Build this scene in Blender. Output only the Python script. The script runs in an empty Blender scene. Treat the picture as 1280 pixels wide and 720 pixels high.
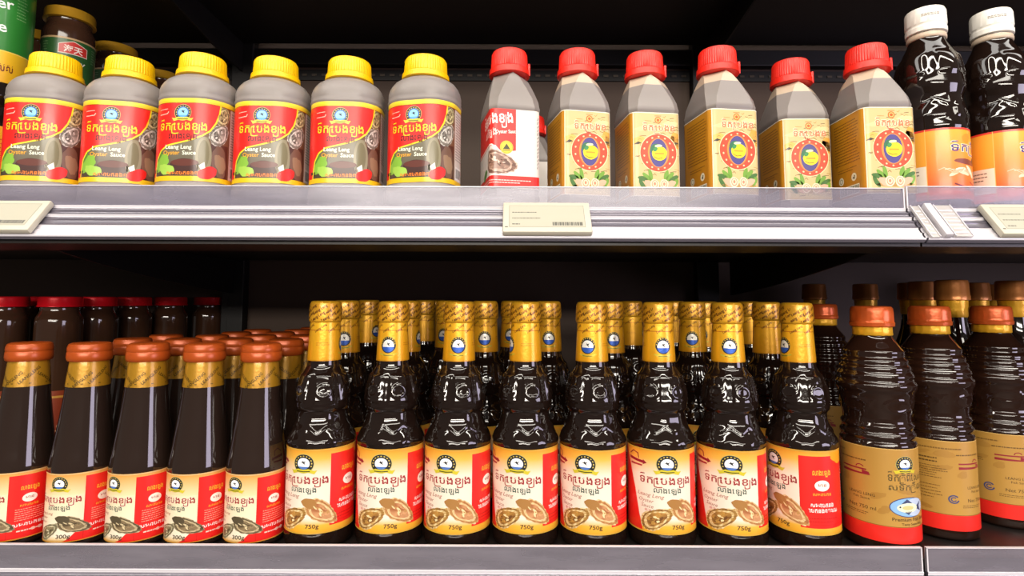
import bpy, bmesh, math, random
from mathutils import Vector, Matrix
random.seed(7)
C = bpy.context.scene.collection
PI = math.pi
R = math.radians

# ------------------------------------------------------------------ camera, light, exposure
ZC = 1.30                 # eye level
FPX = 700.0
PITCH, ROLL = R(4.6), R(0.22)
SHIFT_Y = -0.0344
cam_d = bpy.data.cameras.new('camera'); cam = bpy.data.objects.new('camera', cam_d); C.objects.link(cam)
cam_d.sensor_width = 36; cam_d.lens = 36 * FPX / 1280; cam_d.shift_y = SHIFT_Y; cam_d.clip_start = 0.02
CAMROT = Matrix.Rotation(PI / 2 + PITCH, 3, 'X') @ Matrix.Rotation(ROLL, 3, 'Z')
cam.matrix_world = Matrix.Translation((0, 0, ZC)) @ CAMROT.to_4x4()
bpy.context.scene.camera = cam

world = bpy.data.worlds.new('store_ambient'); bpy.context.scene.world = world
world.use_nodes = True
bg = world.node_tree.nodes['Background']
bg.inputs[0].default_value = (1.0, 0.93, 0.86, 1); bg.inputs[1].default_value = 0.17

def area(name, loc, target, sx, sy, power, col):
    d = bpy.data.lights.new(name, 'AREA'); d.shape = 'RECTANGLE'; d.size = sx; d.size_y = sy
    d.energy = power; d.color = col
    o = bpy.data.objects.new(name, d); C.objects.link(o); o.location = loc
    o.rotation_euler = (Vector(target) - Vector(loc)).to_track_quat('-Z', 'Y').to_euler()
    return o
area('aisle_ceiling_strip', (0.0, 0.27, ZC + 1.30), (0, 0.42, ZC), 3.6, 0.20, 15, (1.0, 0.96, 0.90))
area('aisle_ceiling_strip', (0.0, -0.45, ZC + 1.30), (0, 0.75, ZC), 3.6, 0.10, 40, (1.0, 0.93, 0.82))
area('aisle_ceiling_strip', (0.0, -1.75, ZC + 1.30), (0, 0.75, ZC), 3.6, 0.22, 40, (1.0, 0.93, 0.82))
area('aisle_ceiling_strip', (0.0, -3.6, ZC + 1.15), (0, 0.75, ZC), 3.6, 0.22, 85, (1.0, 0.93, 0.82))  # low strip added to throw light in on the red-lidded jars
area('added_far_fill', (0.0, -7.6, ZC + 1.35), (0, 0.75, ZC), 6.0, 0.4, 330, (1.0, 0.92, 0.82))  # added low frontal fill, brightens the red lids and deep rows
area('added_side_light', (2.0, -0.75, ZC + 0.05), (0.2, 0.6, ZC - 0.1), 0.85, 0.85, 22, (0.88, 0.78, 1.0))  # added panel that makes the purple streaks on the bottles

vs = bpy.context.scene.view_settings
vs.view_transform = 'Standard'; vs.look = 'None'; vs.gamma = 1.0; vs.exposure = -0.32
vs.use_curve_mapping = False

def proj(x, y, z):
    p = CAMROT.transposed() @ Vector((x, y, z - ZC))
    return (640 + FPX * p.x / -p.z, 360 - FPX * p.y / -p.z + SHIFT_Y * 1280)
def atx(px, y, z):
    """world x of the point at depth y and height z seen in photo column px"""
    a = proj(0, y, z)[0]; b = proj(0.1, y, z)[0]
    x = (px - a) / (b - a) * 0.1
    for _ in range(3):
        e = px - proj(x, y, z)[0]; x += e / ((b - a) / 0.1)
    return x

# ------------------------------------------------------------------ materials
def lin(h):
    h = h.lstrip('#')
    out = []
    for i in (0, 2, 4):
        c = int(h[i:i + 2], 16) / 255
        out.append(c / 12.92 if c <= 0.04045 else ((c + 0.055) / 1.055) ** 2.4)
    return tuple(out) + (1.0,)

def mat(name, col, rough=0.4, metal=0.0, spec=0.5, coat=0.0, noise=None, bump=None, sss=0.0):
    m = bpy.data.materials.new(name); m.use_nodes = True
    nt = m.node_tree; b = nt.nodes['Principled BSDF']
    c = lin(col) if isinstance(col, str) else tuple(col) + (1,)
    b.inputs['Base Color'].default_value = c
    b.inputs['Roughness'].default_value = rough; b.inputs['Metallic'].default_value = metal
    b.inputs['Specular IOR Level'].default_value = spec; b.inputs['Coat Weight'].default_value = coat
    b.inputs['Coat Roughness'].default_value = 0.08
    if sss:
        b.inputs['Subsurface Weight'].default_value = sss; b.inputs['Subsurface Radius'].default_value = (.004, .003, .002)
        b.inputs['Subsurface Scale'].default_value = 1.0
    tc = nt.nodes.new('ShaderNodeTexCoord')
    if noise:
        n = nt.nodes.new('ShaderNodeTexNoise'); n.inputs['Scale'].default_value = noise[0]
        r = nt.nodes.new('ShaderNodeValToRGB')
        r.color_ramp.elements[0].color = tuple(x * (1 - noise[1]) for x in c[:3]) + (1,)
        r.color_ramp.elements[1].color = tuple(min(1, x * (1 + noise[1])) for x in c[:3]) + (1,)
        nt.links.new(tc.outputs['Object'], n.inputs['Vector']); nt.links.new(n.outputs['Fac'], r.inputs['Fac'])
        nt.links.new(r.outputs['Color'], b.inputs['Base Color'])
    if bump:
        n = nt.nodes.new('ShaderNodeTexNoise'); n.inputs['Scale'].default_value = bump[0]
        bp = nt.nodes.new('ShaderNodeBump'); bp.inputs['Strength'].default_value = bump[1]; bp.inputs['Distance'].default_value = bump[2]
        nt.links.new(tc.outputs['Object'], n.inputs['Vector']); nt.links.new(n.outputs['Fac'], bp.inputs['Height'])
        nt.links.new(bp.outputs['Normal'], b.inputs['Normal'])
    return m

def print_mat(name, rough, metal=0.0, coat=0.0, bump=None):
    m = mat(name, '#ffffff', rough, metal, 0.5, coat, bump=bump)
    nt = m.node_tree; a = nt.nodes.new('ShaderNodeAttribute'); a.attribute_name = 'Col'
    nt.links.new(a.outputs['Color'], nt.nodes['Principled BSDF'].inputs['Base Color'])
    return m

M = {}
M['label'] = print_mat('printed_label', 0.38, 0, 0.15)
M['film'] = print_mat('printed_film', 0.32, 0, 0.12)
M['foil'] = print_mat('printed_gold_foil', 0.34, 0.35, 0.2, bump=(260, 0.35, 0.0006))
M['gold'] = mat('gold_foil', '#d9a024', 0.32, 0.35, bump=(260, 0.4, 0.0006))
M['glass'] = mat('dark_sauce_glass', (0.010, 0.005, 0.0035), 0.05, 0, 0.6, 0.2)
M['glass_brown'] = mat('brown_sauce_glass', (0.020, 0.011, 0.008), 0.06, 0, 0.6, 0.2)
M['glass_red'] = mat('red_brown_sauce_glass', (0.016, 0.006, 0.0035), 0.05, 0, 0.6, 0.2)
M['jar_glass'] = mat('brown_jar_glass', (0.05, 0.022, 0.012), 0.08, 0, 0.5, 0.2)
M['hdpe'] = mat('grey_plastic', '#88807c', 0.36, 0, 0.45, noise=(12, 0.06), sss=0.15)
M['hdpe_pale'] = mat('pale_plastic', '#c2ae98', 0.36, 0, 0.45, noise=(12, 0.04), sss=0.15)
M['yellow'] = mat('yellow_cap_plastic', '#f5bf00', 0.38, noise=(30, 0.05))
M['red'] = mat('red_cap_plastic', '#e8281a', 0.36, noise=(30, 0.05))
M['white'] = mat('white_cap_plastic', '#e9e4da', 0.4, noise=(30, 0.03))
M['orange'] = mat('orange_lacquer_cap', '#b04c18', 0.3, 0.2, noise=(40, 0.12))
M['copper'] = mat('copper_film_cap', '#c25420', 0.3, 0.35, noise=(60, 0.2), bump=(200, 0.4, 0.0006))
M['brown_cap'] = mat('brown_film_cap', '#b8743a', 0.32, 0.4, noise=(60, 0.2), bump=(200, 0.3, 0.0006))
M['red_lid'] = mat('red_metal_lid', '#d8121f', 0.25, 0.2, noise=(20, 0.06))
M['yellow_lid'] = mat('mustard_metal_lid', '#b98a22', 0.3, 0.3, noise=(20, 0.08))
M['black'] = mat('black_powder_coat', '#161312', 0.5, 0, 0.4, noise=(8, 0.15))
M['panel'] = mat('dark_brown_panel', '#4a3a30', 0.6, 0, 0.3, noise=(3, 0.12))
M['shelf'] = mat('charcoal_shelf_metal', '#211c1a', 0.42, 0.1, 0.5, noise=(6, 0.12))
M['rail'] = mat('clear_rail_plastic', '#716c77', 0.14, 0.3, 0.6, 0.4)
M['insert_glint'] = mat('rail_insert_and_glint', '#d2ced4', 0.2, 0, 0.6, 0.3)
M['tag'] = mat('ivory_tag_plastic', '#c4beac', 0.4, noise=(20, 0.02))
M['slot'] = mat('punched_slot_metal', '#52483f', 0.4, 0.5)

def fence_mat(name, frost, tint):
    m = bpy.data.materials.new(name); m.use_nodes = True
    nt = m.node_tree; nt.nodes.clear()
    out = nt.nodes.new('ShaderNodeOutputMaterial')
    tr = nt.nodes.new('ShaderNodeBsdfTransparent'); tr.inputs[0].default_value = (0.9, 0.9, 0.93, 1)
    pr = nt.nodes.new('ShaderNodeBsdfPrincipled')
    pr.inputs['Base Color'].default_value = lin(tint); pr.inputs['Roughness'].default_value = 0.22
    pr.inputs['Specular IOR Level'].default_value = 0.7
    mx = nt.nodes.new('ShaderNodeMixShader')
    tc = nt.nodes.new('ShaderNodeTexCoord'); n = nt.nodes.new('ShaderNodeTexNoise')
    mp = nt.nodes.new('ShaderNodeMapping'); mp.inputs['Scale'].default_value = (9, 1, 60)
    n.inputs['Scale'].default_value = 1.6; n.inputs['Detail'].default_value = 3
    r = nt.nodes.new('ShaderNodeMapRange'); r.inputs[1].default_value = 0.3; r.inputs[2].default_value = 0.7
    r.inputs[3].default_value = frost - 0.12; r.inputs[4].default_value = frost + 0.12
    nt.links.new(tc.outputs['Object'], mp.inputs['Vector']); nt.links.new(mp.outputs['Vector'], n.inputs['Vector'])
    nt.links.new(n.outputs['Fac'], r.inputs[0]); nt.links.new(r.outputs[0], mx.inputs[0])
    nt.links.new(tr.outputs[0], mx.inputs[1]); nt.links.new(pr.outputs[0], mx.inputs[2])
    nt.links.new(mx.outputs[0], out.inputs[0])
    return m
M['fence'] = fence_mat('frosted_clear_plastic', 0.48, '#8a8594')
M['fence_low'] = fence_mat('smoky_clear_plastic', 0.62, '#817c85')
M['fence_edge'] = mat('polished_plastic_edge', '#d2cdd2', 0.2, 0, 0.6)
M['clip'] = fence_mat('clear_clip_plastic', 0.55, '#d8d2cc')

# ------------------------------------------------------------------ object helpers
def tag(o, label=None, cat=None, group=None, kind=None):
    if label: o['label'] = label
    if cat: o['category'] = cat
    if group: o['group'] = group
    if kind: o['kind'] = kind
    return o
def empty(name, loc=(0, 0, 0), rz=0):
    o = bpy.data.objects.new(name, None); C.objects.link(o)
    o.location = loc; o.rotation_euler = (0, 0, rz); o.empty_display_size = 0.03
    return o
def build(name, bm, mats, parent=None, smooth=35, recalc=True):
    if recalc: bmesh.ops.recalc_face_normals(bm, faces=bm.faces)
    me = bpy.data.meshes.new(name); bm.to_mesh(me); bm.free()
    for m in (mats if isinstance(mats, (list, tuple)) else [mats]): me.materials.append(M[m])
    if smooth:
        me.polygons.foreach_set('use_smooth', [True] * len(me.polygons))
        me.set_sharp_from_angle(angle=R(smooth))
    o = bpy.data.objects.new(name, me); C.objects.link(o)
    if parent: o.parent = parent
    return o
kids = {}
def copy_tree(o, parent=None):
    c = o.copy(); C.objects.link(c)
    if parent: c.parent = parent
    for ch in list(o.children): copy_tree(ch, c)
    return c

mm = 0.001
def ring_grid(bm, rings, mi=0, cap0=True, cap1=True, closed=True):
    vs_ = [[bm.verts.new(p) for p in ring] for ring in rings]
    n = len(rings[0])
    for a, b in zip(vs_[:-1], vs_[1:]):
        for i in range(n if closed else n - 1):
            j = (i + 1) % n
            f = bm.faces.new((a[i], a[j], b[j], b[i])); f.material_index = mi
    if cap0: f = bm.faces.new(list(reversed(vs_[0]))); f.material_index = mi
    if cap1: f = bm.faces.new(vs_[-1]); f.material_index = mi
    return vs_
def densify(prof, step):
    """monotone cubic resample of (h, r) points"""
    out = []
    n = len(prof)
    for i in range(n - 1):
        p0 = prof[max(0, i - 1)]; p1 = prof[i]; p2 = prof[i + 1]; p3 = prof[min(n - 1, i + 2)]
        k = max(1, int(abs(p2[0] - p1[0]) / step))
        for j in range(k):
            t = j / k
            h = p1[0] + (p2[0] - p1[0]) * t
            dd = p2[0] - p1[0]; d1 = (p2[1] - p1[1]) / max(1e-6, dd)
            d0 = (p1[1] - p0[1]) / max(1e-6, p1[0] - p0[0]) if i else d1
            d2 = (p3[1] - p2[1]) / max(1e-6, p3[0] - p2[0]) if i + 2 < n else d1
            m1 = 2 * d0 * d1 / (d0 + d1) * dd if d0 * d1 > 0 else 0
            m2 = 2 * d1 * d2 / (d1 + d2) * dd if d1 * d2 > 0 else 0
            t2, t3 = t * t, t ** 3
            out.append((h, (2 * t3 - 3 * t2 + 1) * p1[1] + (t3 - 2 * t2 + t) * m1 + (-2 * t3 + 3 * t2) * p2[1] + (t3 - t2) * m2))
    out.append(prof[-1]); return out
def lathe(bm, prof, segs=64, mi=0, disp=None, cap0=True, cap1=True):
    rings = []
    for h, r in prof:
        rings.append([((r + (disp(a, h) if disp else 0)) * math.sin(a) * mm, -(r + (disp(a, h) if disp else 0)) * math.cos(a) * mm, h * mm)
                      for a in [2 * PI * i / segs for i in range(segs)]])
    ring_grid(bm, rings, mi, cap0, cap1)
def rrect(w, d, rc, k=7):
    """rounded rectangle, counter-clockwise seen from above, starting at front middle"""
    rc = min(rc, w / 2 - .01, d / 2 - .01); pts = []
    for cx, cy, a0 in ((w / 2 - rc, -d / 2 + rc, -PI / 2), (w / 2 - rc, d / 2 - rc, 0), (-w / 2 + rc, d / 2 - rc, PI / 2), (-w / 2 + rc, -d / 2 + rc, PI)):
        for i in range(k + 1):
            a = a0 + PI / 2 * i / k
            pts.append((cx + rc * math.cos(a), cy + rc * math.sin(a)))
    return pts
def loft(bm, secs, k=7, mi=0, dy=None, split=None):
    """secs = (h, w, d, rc)"""
    rings = [[(x * mm, y * mm, h * mm) for x, y in rrect(w, d, rc, k)] for h, w, d, rc in secs]
    vs_ = ring_grid(bm, rings, mi)
    if split is not None:
        for f in bm.faces:
            if f.calc_center_median().z > split * mm: f.material_index = 1
def bez(pts, n=8):
    out = []
    for i in range(len(pts) - 1):
        p0 = Vector(pts[max(0, i - 1)]); p1 = Vector(pts[i]); p2 = Vector(pts[i + 1]); p3 = Vector(pts[min(len(pts) - 1, i + 2)])
        for j in range(n):
            t = j / n
            out.append(.5 * ((2 * p1) + (p2 - p0) * t + (2 * p0 - 5 * p1 + 4 * p2 - p3) * t * t + (3 * p1 - p0 - 3 * p2 + p3) * t ** 3))
    out.append(Vector(pts[-1])); return out
def tube(bm, path, r, seg=12, mi=0, sx=1.0):
    rings = []
    for i, p in enumerate(path):
        t = (path[min(i + 1, len(path) - 1)] - path[max(i - 1, 0)]).normalized()
        up = Vector((1, 0, 0)) if abs(t.x) < .9 else Vector((0, 1, 0))
        a = t.cross(up).normalized(); b = t.cross(a)
        rings.append([tuple((p + (a * math.cos(q) + b * math.sin(q) * sx) * r) * mm) for q in [2 * PI * s / seg for s in range(seg)]])
    ring_grid(bm, rings, mi)
def box(bm, x0, x1, y0, y1, z0, z1, mi=0, bev=0):
    r = bmesh.ops.create_cube(bm, size=1, matrix=Matrix.Translation(((x0 + x1) / 2, (y0 + y1) / 2, (z0 + z1) / 2)) @ Matrix.Diagonal((x1 - x0, y1 - y0, z1 - z0, 1)))
    fs = set(f for v in r['verts'] for f in v.link_faces)
    for f in fs: f.material_index = mi
    if bev:
        es = list(set(e for f in fs for e in f.edges))
        rb = bmesh.ops.bevel(bm, geom=es, offset=bev, segments=2, affect='EDGES', profile=.5)
        for f in rb['faces']: f.material_index = mi

# ------------------------------------------------------------------ flat artwork, later wrapped round a body
_tc = {}
def glyph(s, off=0.0):
    """one string as flat triangles of the built-in font"""
    if (s, off) in _tc: return _tc[(s, off)]
    c = bpy.data.curves.new('t', 'FONT'); c.body = s; c.resolution_u = 2; c.offset = off
    o = bpy.data.objects.new('t', c); C.objects.link(o)
    dg = bpy.context.evaluated_depsgraph_get(); ev = o.evaluated_get(dg); me = ev.to_mesh()
    v = [(p.co.x, p.co.y) for p in me.vertices]; f = [tuple(p.vertices) for p in me.polygons]
    w = max([p[0] for p in v], default=0.3)
    ev.to_mesh_clear(); bpy.data.objects.remove(o); bpy.data.curves.remove(c)
    _tc[(s, off)] = (v, f, w); return _tc[(s, off)]
def stroke(pts, w):
    """thick polyline as one quad per segment"""
    out = []
    for a, b in zip(pts[:-1], pts[1:]):
        a, b = Vector(a), Vector(b); t = (b - a).normalized(); n = Vector((-t.y, t.x)) * w / 2
        a2, b2 = a - t * w * .3, b + t * w * .3
        out.append([tuple(a2 - n), tuple(b2 - n), tuple(b2 + n), tuple(a2 + n)])
    return out
RO = [(0.62, -0.26), (0.30, -0.30), (0.06, -0.26), (0.02, -0.12), (0.02, 0.42), (0.10, 0.50)]   # the ro subscript
YO = [(-0.36, -0.10), (-0.34, -0.28), (-0.1, -0.30), (0.04, -0.24), (0.05, 0.50)]               # the yo subscript
OYSTER = ['ទ', '^ឹ', 'ក', '@R', 'េ', 'ប', 'ង', 'ខ', '@Y', 'ង']
LINE2 = ['ល', 'ា', 'ង', 'េ', 'ឡ', 'ង']
FISH = ['ទ', '^ឹ', 'ក', '@R', 'ត', '^ី']
SPECIAL = ['ព', '^ិ', 'េ', 'ស', 'ស']
BODYTX = ['ស', 'ម', 'រ', 'ា', 'ប', 'ក', 'ន', 'ង', 'ព', 'ត', 'ល', 'យ']

class Art:
    def __init__(s): s.f = []
    def poly(s, pts, col, layer=1, cols=None):
        a = sum(pts[i][0] * pts[(i + 1) % len(pts)][1] - pts[(i + 1) % len(pts)][0] * pts[i][1] for i in range(len(pts)))
        cs = cols or [lin(col)] * len(pts)
        if a < 0: pts = pts[::-1]; cs = cs[::-1]
        s.f.append((pts, cs, layer)); return s
    def rect(s, u0, u1, v0, v1, col, layer=1, top=None):
        c0 = lin(col); c1 = lin(top) if top else c0
        return s.poly([(u0, v0), (u1, v0), (u1, v1), (u0, v1)], None, layer, [c0, c0, c1, c1])
    def ell(s, cx, cy, rx, ry, col, layer=1, rot=0, n=24, wob=0, seed=0, a0=0, a1=2 * PI):
        rnd = random.Random(seed); ph = [rnd.uniform(0, 6) for _ in range(3)]
        pts = []
        full = abs(a1 - a0 - 2 * PI) < 1e-6
        for i in range(n if full else n + 1):
            a = a0 + (a1 - a0) * i / n
            k = 1 + wob * (math.sin(2 * a + ph[0]) * .5 + math.sin(3 * a + ph[1]) * .35 + math.sin(7 * a + ph[2]) * .25)
            x, y = rx * k * math.cos(a), ry * k * math.sin(a)
            pts.append((cx + x * math.cos(rot) - y * math.sin(rot), cy + x * math.sin(rot) + y * math.cos(rot)))
        return s.poly(pts, col, layer)
    def ringp(s, cx, cy, rx, ry, w, col, layer=1, n=32, a0=0, a1=2 * PI):
        for i in range(n):
            a, b = a0 + (a1 - a0) * i / n, a0 + (a1 - a0) * (i + 1) / n
            s.poly([(cx + rx * math.cos(a), cy + ry * math.sin(a)), (cx + rx * math.cos(b), cy + ry * math.sin(b)),
                    (cx + (rx - w) * math.cos(b), cy + (ry - w) * math.sin(b)), (cx + (rx - w) * math.cos(a), cy + (ry - w) * math.sin(a))], col, layer)
        return s
    def line(s, pts, w, col, layer=1):
        for q in stroke(pts, w): s.poly(q, col, layer)
        return s
    def tris(s, v, f, tf, col, layer):
        for t in f: s.poly([tf(v[i]) for i in t], col, layer)
    def text(s, st, x, y, size, col, layer=2, align='c', sx=1.0, shear=0, rot=0, off=0.0):
        v, f, w = glyph(st, off)
        ox = {'c': -w / 2, 'l': 0, 'r': -w}[align]; cr, sr = math.cos(rot), math.sin(rot)
        def tf(p):
            a = (p[0] + ox + shear * p[1]) * size * sx; b = p[1] * size
            return (x + a * cr - b * sr, y + a * sr + b * cr)
        s.tris(v, f, tf, col, layer); return s
    def khmer(s, seq, x, y, width, height, col, layer=2, off=0.012, rot=0, outline=None):
        """letters set one after another, marks above and subscripts placed by hand"""
        items = []; pen = 0.0; last = 0.0
        for g in seq:
            if g == '@R': items.append(('s', RO, pen)); pen += 0.10; continue
            if g == '@Y': items.append(('s', YO, pen)); pen += 0.12; continue
            mark = g.startswith('^'); v, f, w = glyph(g.lstrip('^'), off)
            if mark: items.append(('g', g[1:], last + (pen - last) / 2 + 0.29)); continue
            last = pen; items.append(('g', g, pen)); pen += w + 0.09
        kx, ky = width / pen, height / 0.62
        cr, sr = math.cos(rot), math.sin(rot)
        def place(o_, lay, c, extra):
            for kind, d, ox in items:
                def tf(p):
                    a = (p[0] + ox - pen / 2) * kx; b = p[1] * ky
                    return (x + a * cr - b * sr, y + a * sr + b * cr)
                if kind == 's':
                    for q in stroke(d, 0.085 + extra * 2): s.poly([tf(p) for p in q], c, lay)
                else:
                    v, f, w = glyph(d, o_); s.tris(v, f, tf, c, lay)
        if outline: place(off + 0.045, layer, outline, 0.045)
        place(off, layer + (1 if outline else 0), col, 0); return s
    def lines(s, u0, u1, v0, v1, n, col, h, layer=2, seed=1, ragged=.3):
        rnd = random.Random(seed)
        for i in range(n):
            v = v1 - (v1 - v0) * (i + .5) / n; e = u1 - (u1 - u0) * ragged * rnd.random()
            u = u0
            while u < e:
                w = rnd.uniform(1.0, 3.2); s.rect(u, min(u + w, e), v - h / 2, v + h / 2, col, layer); u += w + .5
        return s
    def crest(s, x, y, r, ribbon='#c9b92c', L=2, inner='#f3f3f3', sea='#4f74b8', ring='#1b1d22'):
        s.ell(x, y + r * .1, r * .98, r * .98, '#b8ae6a', L, n=32)
        s.ell(x, y + r * .1, r * .93, r * .93, ring, L + 1, n=32)
        for i in range(11):
            a = R(-20 + 220 * i / 10); s.ell(x + r * .76 * math.cos(a), y + r * .1 + r * .76 * math.sin(a), r * .055, r * .085, '#cdb658', L + 2, n=8, rot=a)
        s.ell(x, y + r * .1, r * .58, r * .58, inner, L + 2, n=24)
        s.ell(x, y + r * .1, r * .58, r * .58, sea, L + 3, n=14, a0=R(212), a1=R(328))
        for pts in ([(-.3, .16), (-.12, .1), (.0, .0), (.2, -.1), (.1, .08), (.24, .26), (.04, .18), (-.06, .3), (-.1, .17)],):
            s.poly([(x + p[0] * r, y + r * .1 + p[1] * r) for p in pts], '#15161c', L + 4)
        rb = [(-1.25, -.55), (-1.0, -.95), (-.5, -.78), (0, -.86), (.5, -.78), (1.0, -.95), (1.25, -.55), (.95, -.6), (.5, -.42), (0, -.5), (-.5, -.42), (-.95, -.6)]
        s.poly([(x + p[0] * r, y + p[1] * r) for p in rb], ribbon, L + 5)
        s.line([(x - .6 * r, y - .66 * r), (x, y - .7 * r), (x + .6 * r, y - .66 * r)], r * .09, '#3b3a1a', L + 6)
        return s
    def oyster(s, x, y, a, b, rot, shell, rim, flesh, dark, L=2, seed=1):
        rnd = random.Random(seed); c, sn = math.cos(rot), math.sin(rot)
        def blob(k, col1, col2, lay, n=46, ruff=.05, ox=0, oy=0):
            pts, cols = [], []
            c1, c2 = lin(col1), lin(col2); ph = rnd.uniform(0, 6)
            for i in range(n):
                t = 2 * PI * i / n; e = k * (1 + ruff * (rnd.uniform(-1, 1) + math.sin(3 * t + ph)) + .06 * math.cos(t))
                px, py = a * (e * math.cos(t) + ox), b * (e * math.sin(t) * (1 - .18 * math.cos(t)) + oy)
                pts.append((x + px * c - py * sn, y + px * sn + py * c)); m = rnd.random()
                cols.append(tuple(p * m + q * (1 - m) for p, q in zip(c1, c2)))
            for i in range(n):
                j = (i + 1) % n; s.poly([(x, y), pts[i], pts[j]], None, lay, [cols[i], cols[i], cols[j]])
        blob(1.08, rim, shell, L, 50, .05); blob(1.0, shell, dark, L + 1, 60, .045); blob(.84, rim, shell, L + 2, 44, .04)
        blob(.74, flesh, rim, L + 3, 36, .05); blob(.66, flesh, dark, L + 4, 20, .06, .03)
        for i in range(16):
            t, q = rnd.uniform(-.48, .5) * a, rnd.uniform(-.42, .42) * b
            s.ell(x + t * c - q * sn, y + t * sn + q * c, a * rnd.uniform(.06, .17), b * rnd.uniform(.05, .16), (dark, rim, flesh, shell)[i % 4], L + 5 + i % 2, rot + rnd.uniform(-.9, .9), 14, .25, i)
        return s
    def bake(s, bm, fn, ustep=2.0, vstep=None, lay=0.03, mi=0, clip=None):
        """cut the sheet finely and wrap it: fn(u, v, lift) -> point in mm"""
        t = bmesh.new(); cl = t.loops.layers.float_color.new('Col')
        for pts, cs, L in s.f:
            try: f = t.faces.new([t.verts.new((p[0], p[1], L * lay)) for p in pts])
            except ValueError: continue
            for lp, c in zip(f.loops, cs): lp[cl] = c
        t.normal_update()
        bmesh.ops.triangulate(t, faces=[f for f in t.faces if len(f.verts) > 3], ngon_method='EAR_CLIP')
        def cut(co, no, **k):
            bmesh.ops.bisect_plane(t, geom=t.verts[:] + t.edges[:] + t.faces[:], dist=1e-5, plane_co=co, plane_no=no, **k)
        if clip:
            cut((clip[0], 0, 0), (-1, 0, 0), clear_outer=True); cut((clip[1], 0, 0), (1, 0, 0), clear_outer=True)
            cut((0, clip[2], 0), (0, -1, 0), clear_outer=True); cut((0, clip[3], 0), (0, 1, 0), clear_outer=True)
        us = [v.co.x for v in t.verts]; vv = [v.co.y for v in t.verts]
        u = math.floor(min(us) / ustep) * ustep + ustep
        while u < max(us): cut((u, 0, 0), (1, 0, 0)); u += ustep
        if vstep:
            v = math.floor(min(vv) / vstep) * vstep + vstep
            while v < max(vv): cut((0, v, 0), (0, 1, 0)); v += vstep
        bcl = bm.loops.layers.float_color.get('Col') or bm.loops.layers.float_color.new('Col')
        mp = {}
        t.verts.index_update()
        for v in t.verts:
            p = fn(v.co.x, v.co.y, v.co.z); mp[v.index] = bm.verts.new((p[0] * mm, p[1] * mm, p[2] * mm))
        for f in t.faces:
            try: g = bm.faces.new([mp[v.index] for v in f.verts])
            except ValueError: continue
            g.material_index = mi
            for a, b in zip(f.loops, g.loops): b[bcl] = a[cl]
        t.free()

def on_cyl(rad, h0, lift=0.18):
    return lambda u, v, z: ((rad + lift + z) * math.sin(u / rad), -(rad + lift + z) * math.cos(u / rad), h0 + v)
def on_prof(prof, rref, h0, lift=0.2):
    def rr(h):
        for (a, ra), (b, rb) in zip(prof[:-1], prof[1:]):
            if a <= h <= b: return ra + (rb - ra) * (h - a) / max(1e-6, b - a)
        return prof[-1][1] if h > prof[-1][0] else prof[0][1]
    def fn(u, v, z):
        r = rr(h0 + v) + lift + z; a = u / rref
        return (r * math.sin(a), -r * math.cos(a), h0 + v)
    return fn
def on_box(w, d, rc, h0, lift=0.18):
    """arc length from the front middle, positive to the right"""
    pts = rrect(w, d, rc, 16); n = len(pts)
    seq = [(0, -d / 2)] + pts + [(0, -d / 2)]
    L = [0]
    for a, b in zip(seq[:-1], seq[1:]): L.append(L[-1] + math.dist(a, b))
    tot = L[-1]
    def fn(u, v, z):
        s_ = u % tot
        for i in range(len(L) - 1):
            if L[i] <= s_ <= L[i + 1] and L[i + 1] > L[i]:
                t = (s_ - L[i]) / (L[i + 1] - L[i]); a, b = seq[i], seq[i + 1]
                x, y = a[0] + (b[0] - a[0]) * t, a[1] + (b[1] - a[1]) * t
                cx = max(-w / 2 + rc, min(w / 2 - rc, x)); cy = max(-d / 2 + rc, min(d / 2 - rc, y))
                nx, ny = x - cx, y - cy; k = math.hypot(nx, ny) or 1
                return (x + nx / k * (lift + z), y + ny / k * (lift + z), h0 + v)
    return fn

# ------------------------------------------------------------------ the shelving
ZU, ZL, ZT = ZC + 0.092, ZC - 0.2445, ZC + 0.500      # tops of the two shelves, underside zone of the one above
YF, YB = 0.550, 1.040                                  # front edge and back panel
SEAM = 0.388
bm = bmesh.new(); box(bm, -2.3, 2.3, YB, YB + .02, 0.0, ZC + 0.9)
tag(build('wall_back', bm, 'panel', smooth=0), kind='structure')
bm = bmesh.new(); box(bm, -2.6, 2.6, -2.6, YB + .3, -.02, 0.0)
M['floor'] = mat('grey_store_floor', '#5e5954', 0.6, 0, .5, noise=(2, .06))
tag(build('floor', bm, 'floor', smooth=0), kind='structure')
for k, x in enumerate((-1.37, -0.507, 0.357, 1.22)):
    bm = bmesh.new(); box(bm, x - .02, x + .02, YB - .022, YB, 0, ZC + .9, bev=.002)
    for i in range(26):
        z = ZC - .30 + i * .04
        box(bm, x - .012, x - .008, YB - .0225, YB - .021, z, z + .02)
    tag(build('trim_%d' % (k + 1), bm, 'black', smooth=0), kind='structure')
bm = bmesh.new(); box(bm, -2.3, 2.3, YB - .018, YB, ZC + .437, ZC + .468, bev=.002)
tag(build('trim_5', bm, 'black', smooth=0), kind='structure')
bm = bmesh.new(); box(bm, -2.3, 2.3, YB - .004, YB, ZC + .412, ZC + .432, 0)
x = -0.9
while x < 0.9:
    box(bm, x, x + .009, YB - .0055, YB - .0035, ZC + .4195, ZC + .4235, 1); x += .0185
tag(build('trim_6', bm, ['black', 'slot'], smooth=0), kind='structure')

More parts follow.
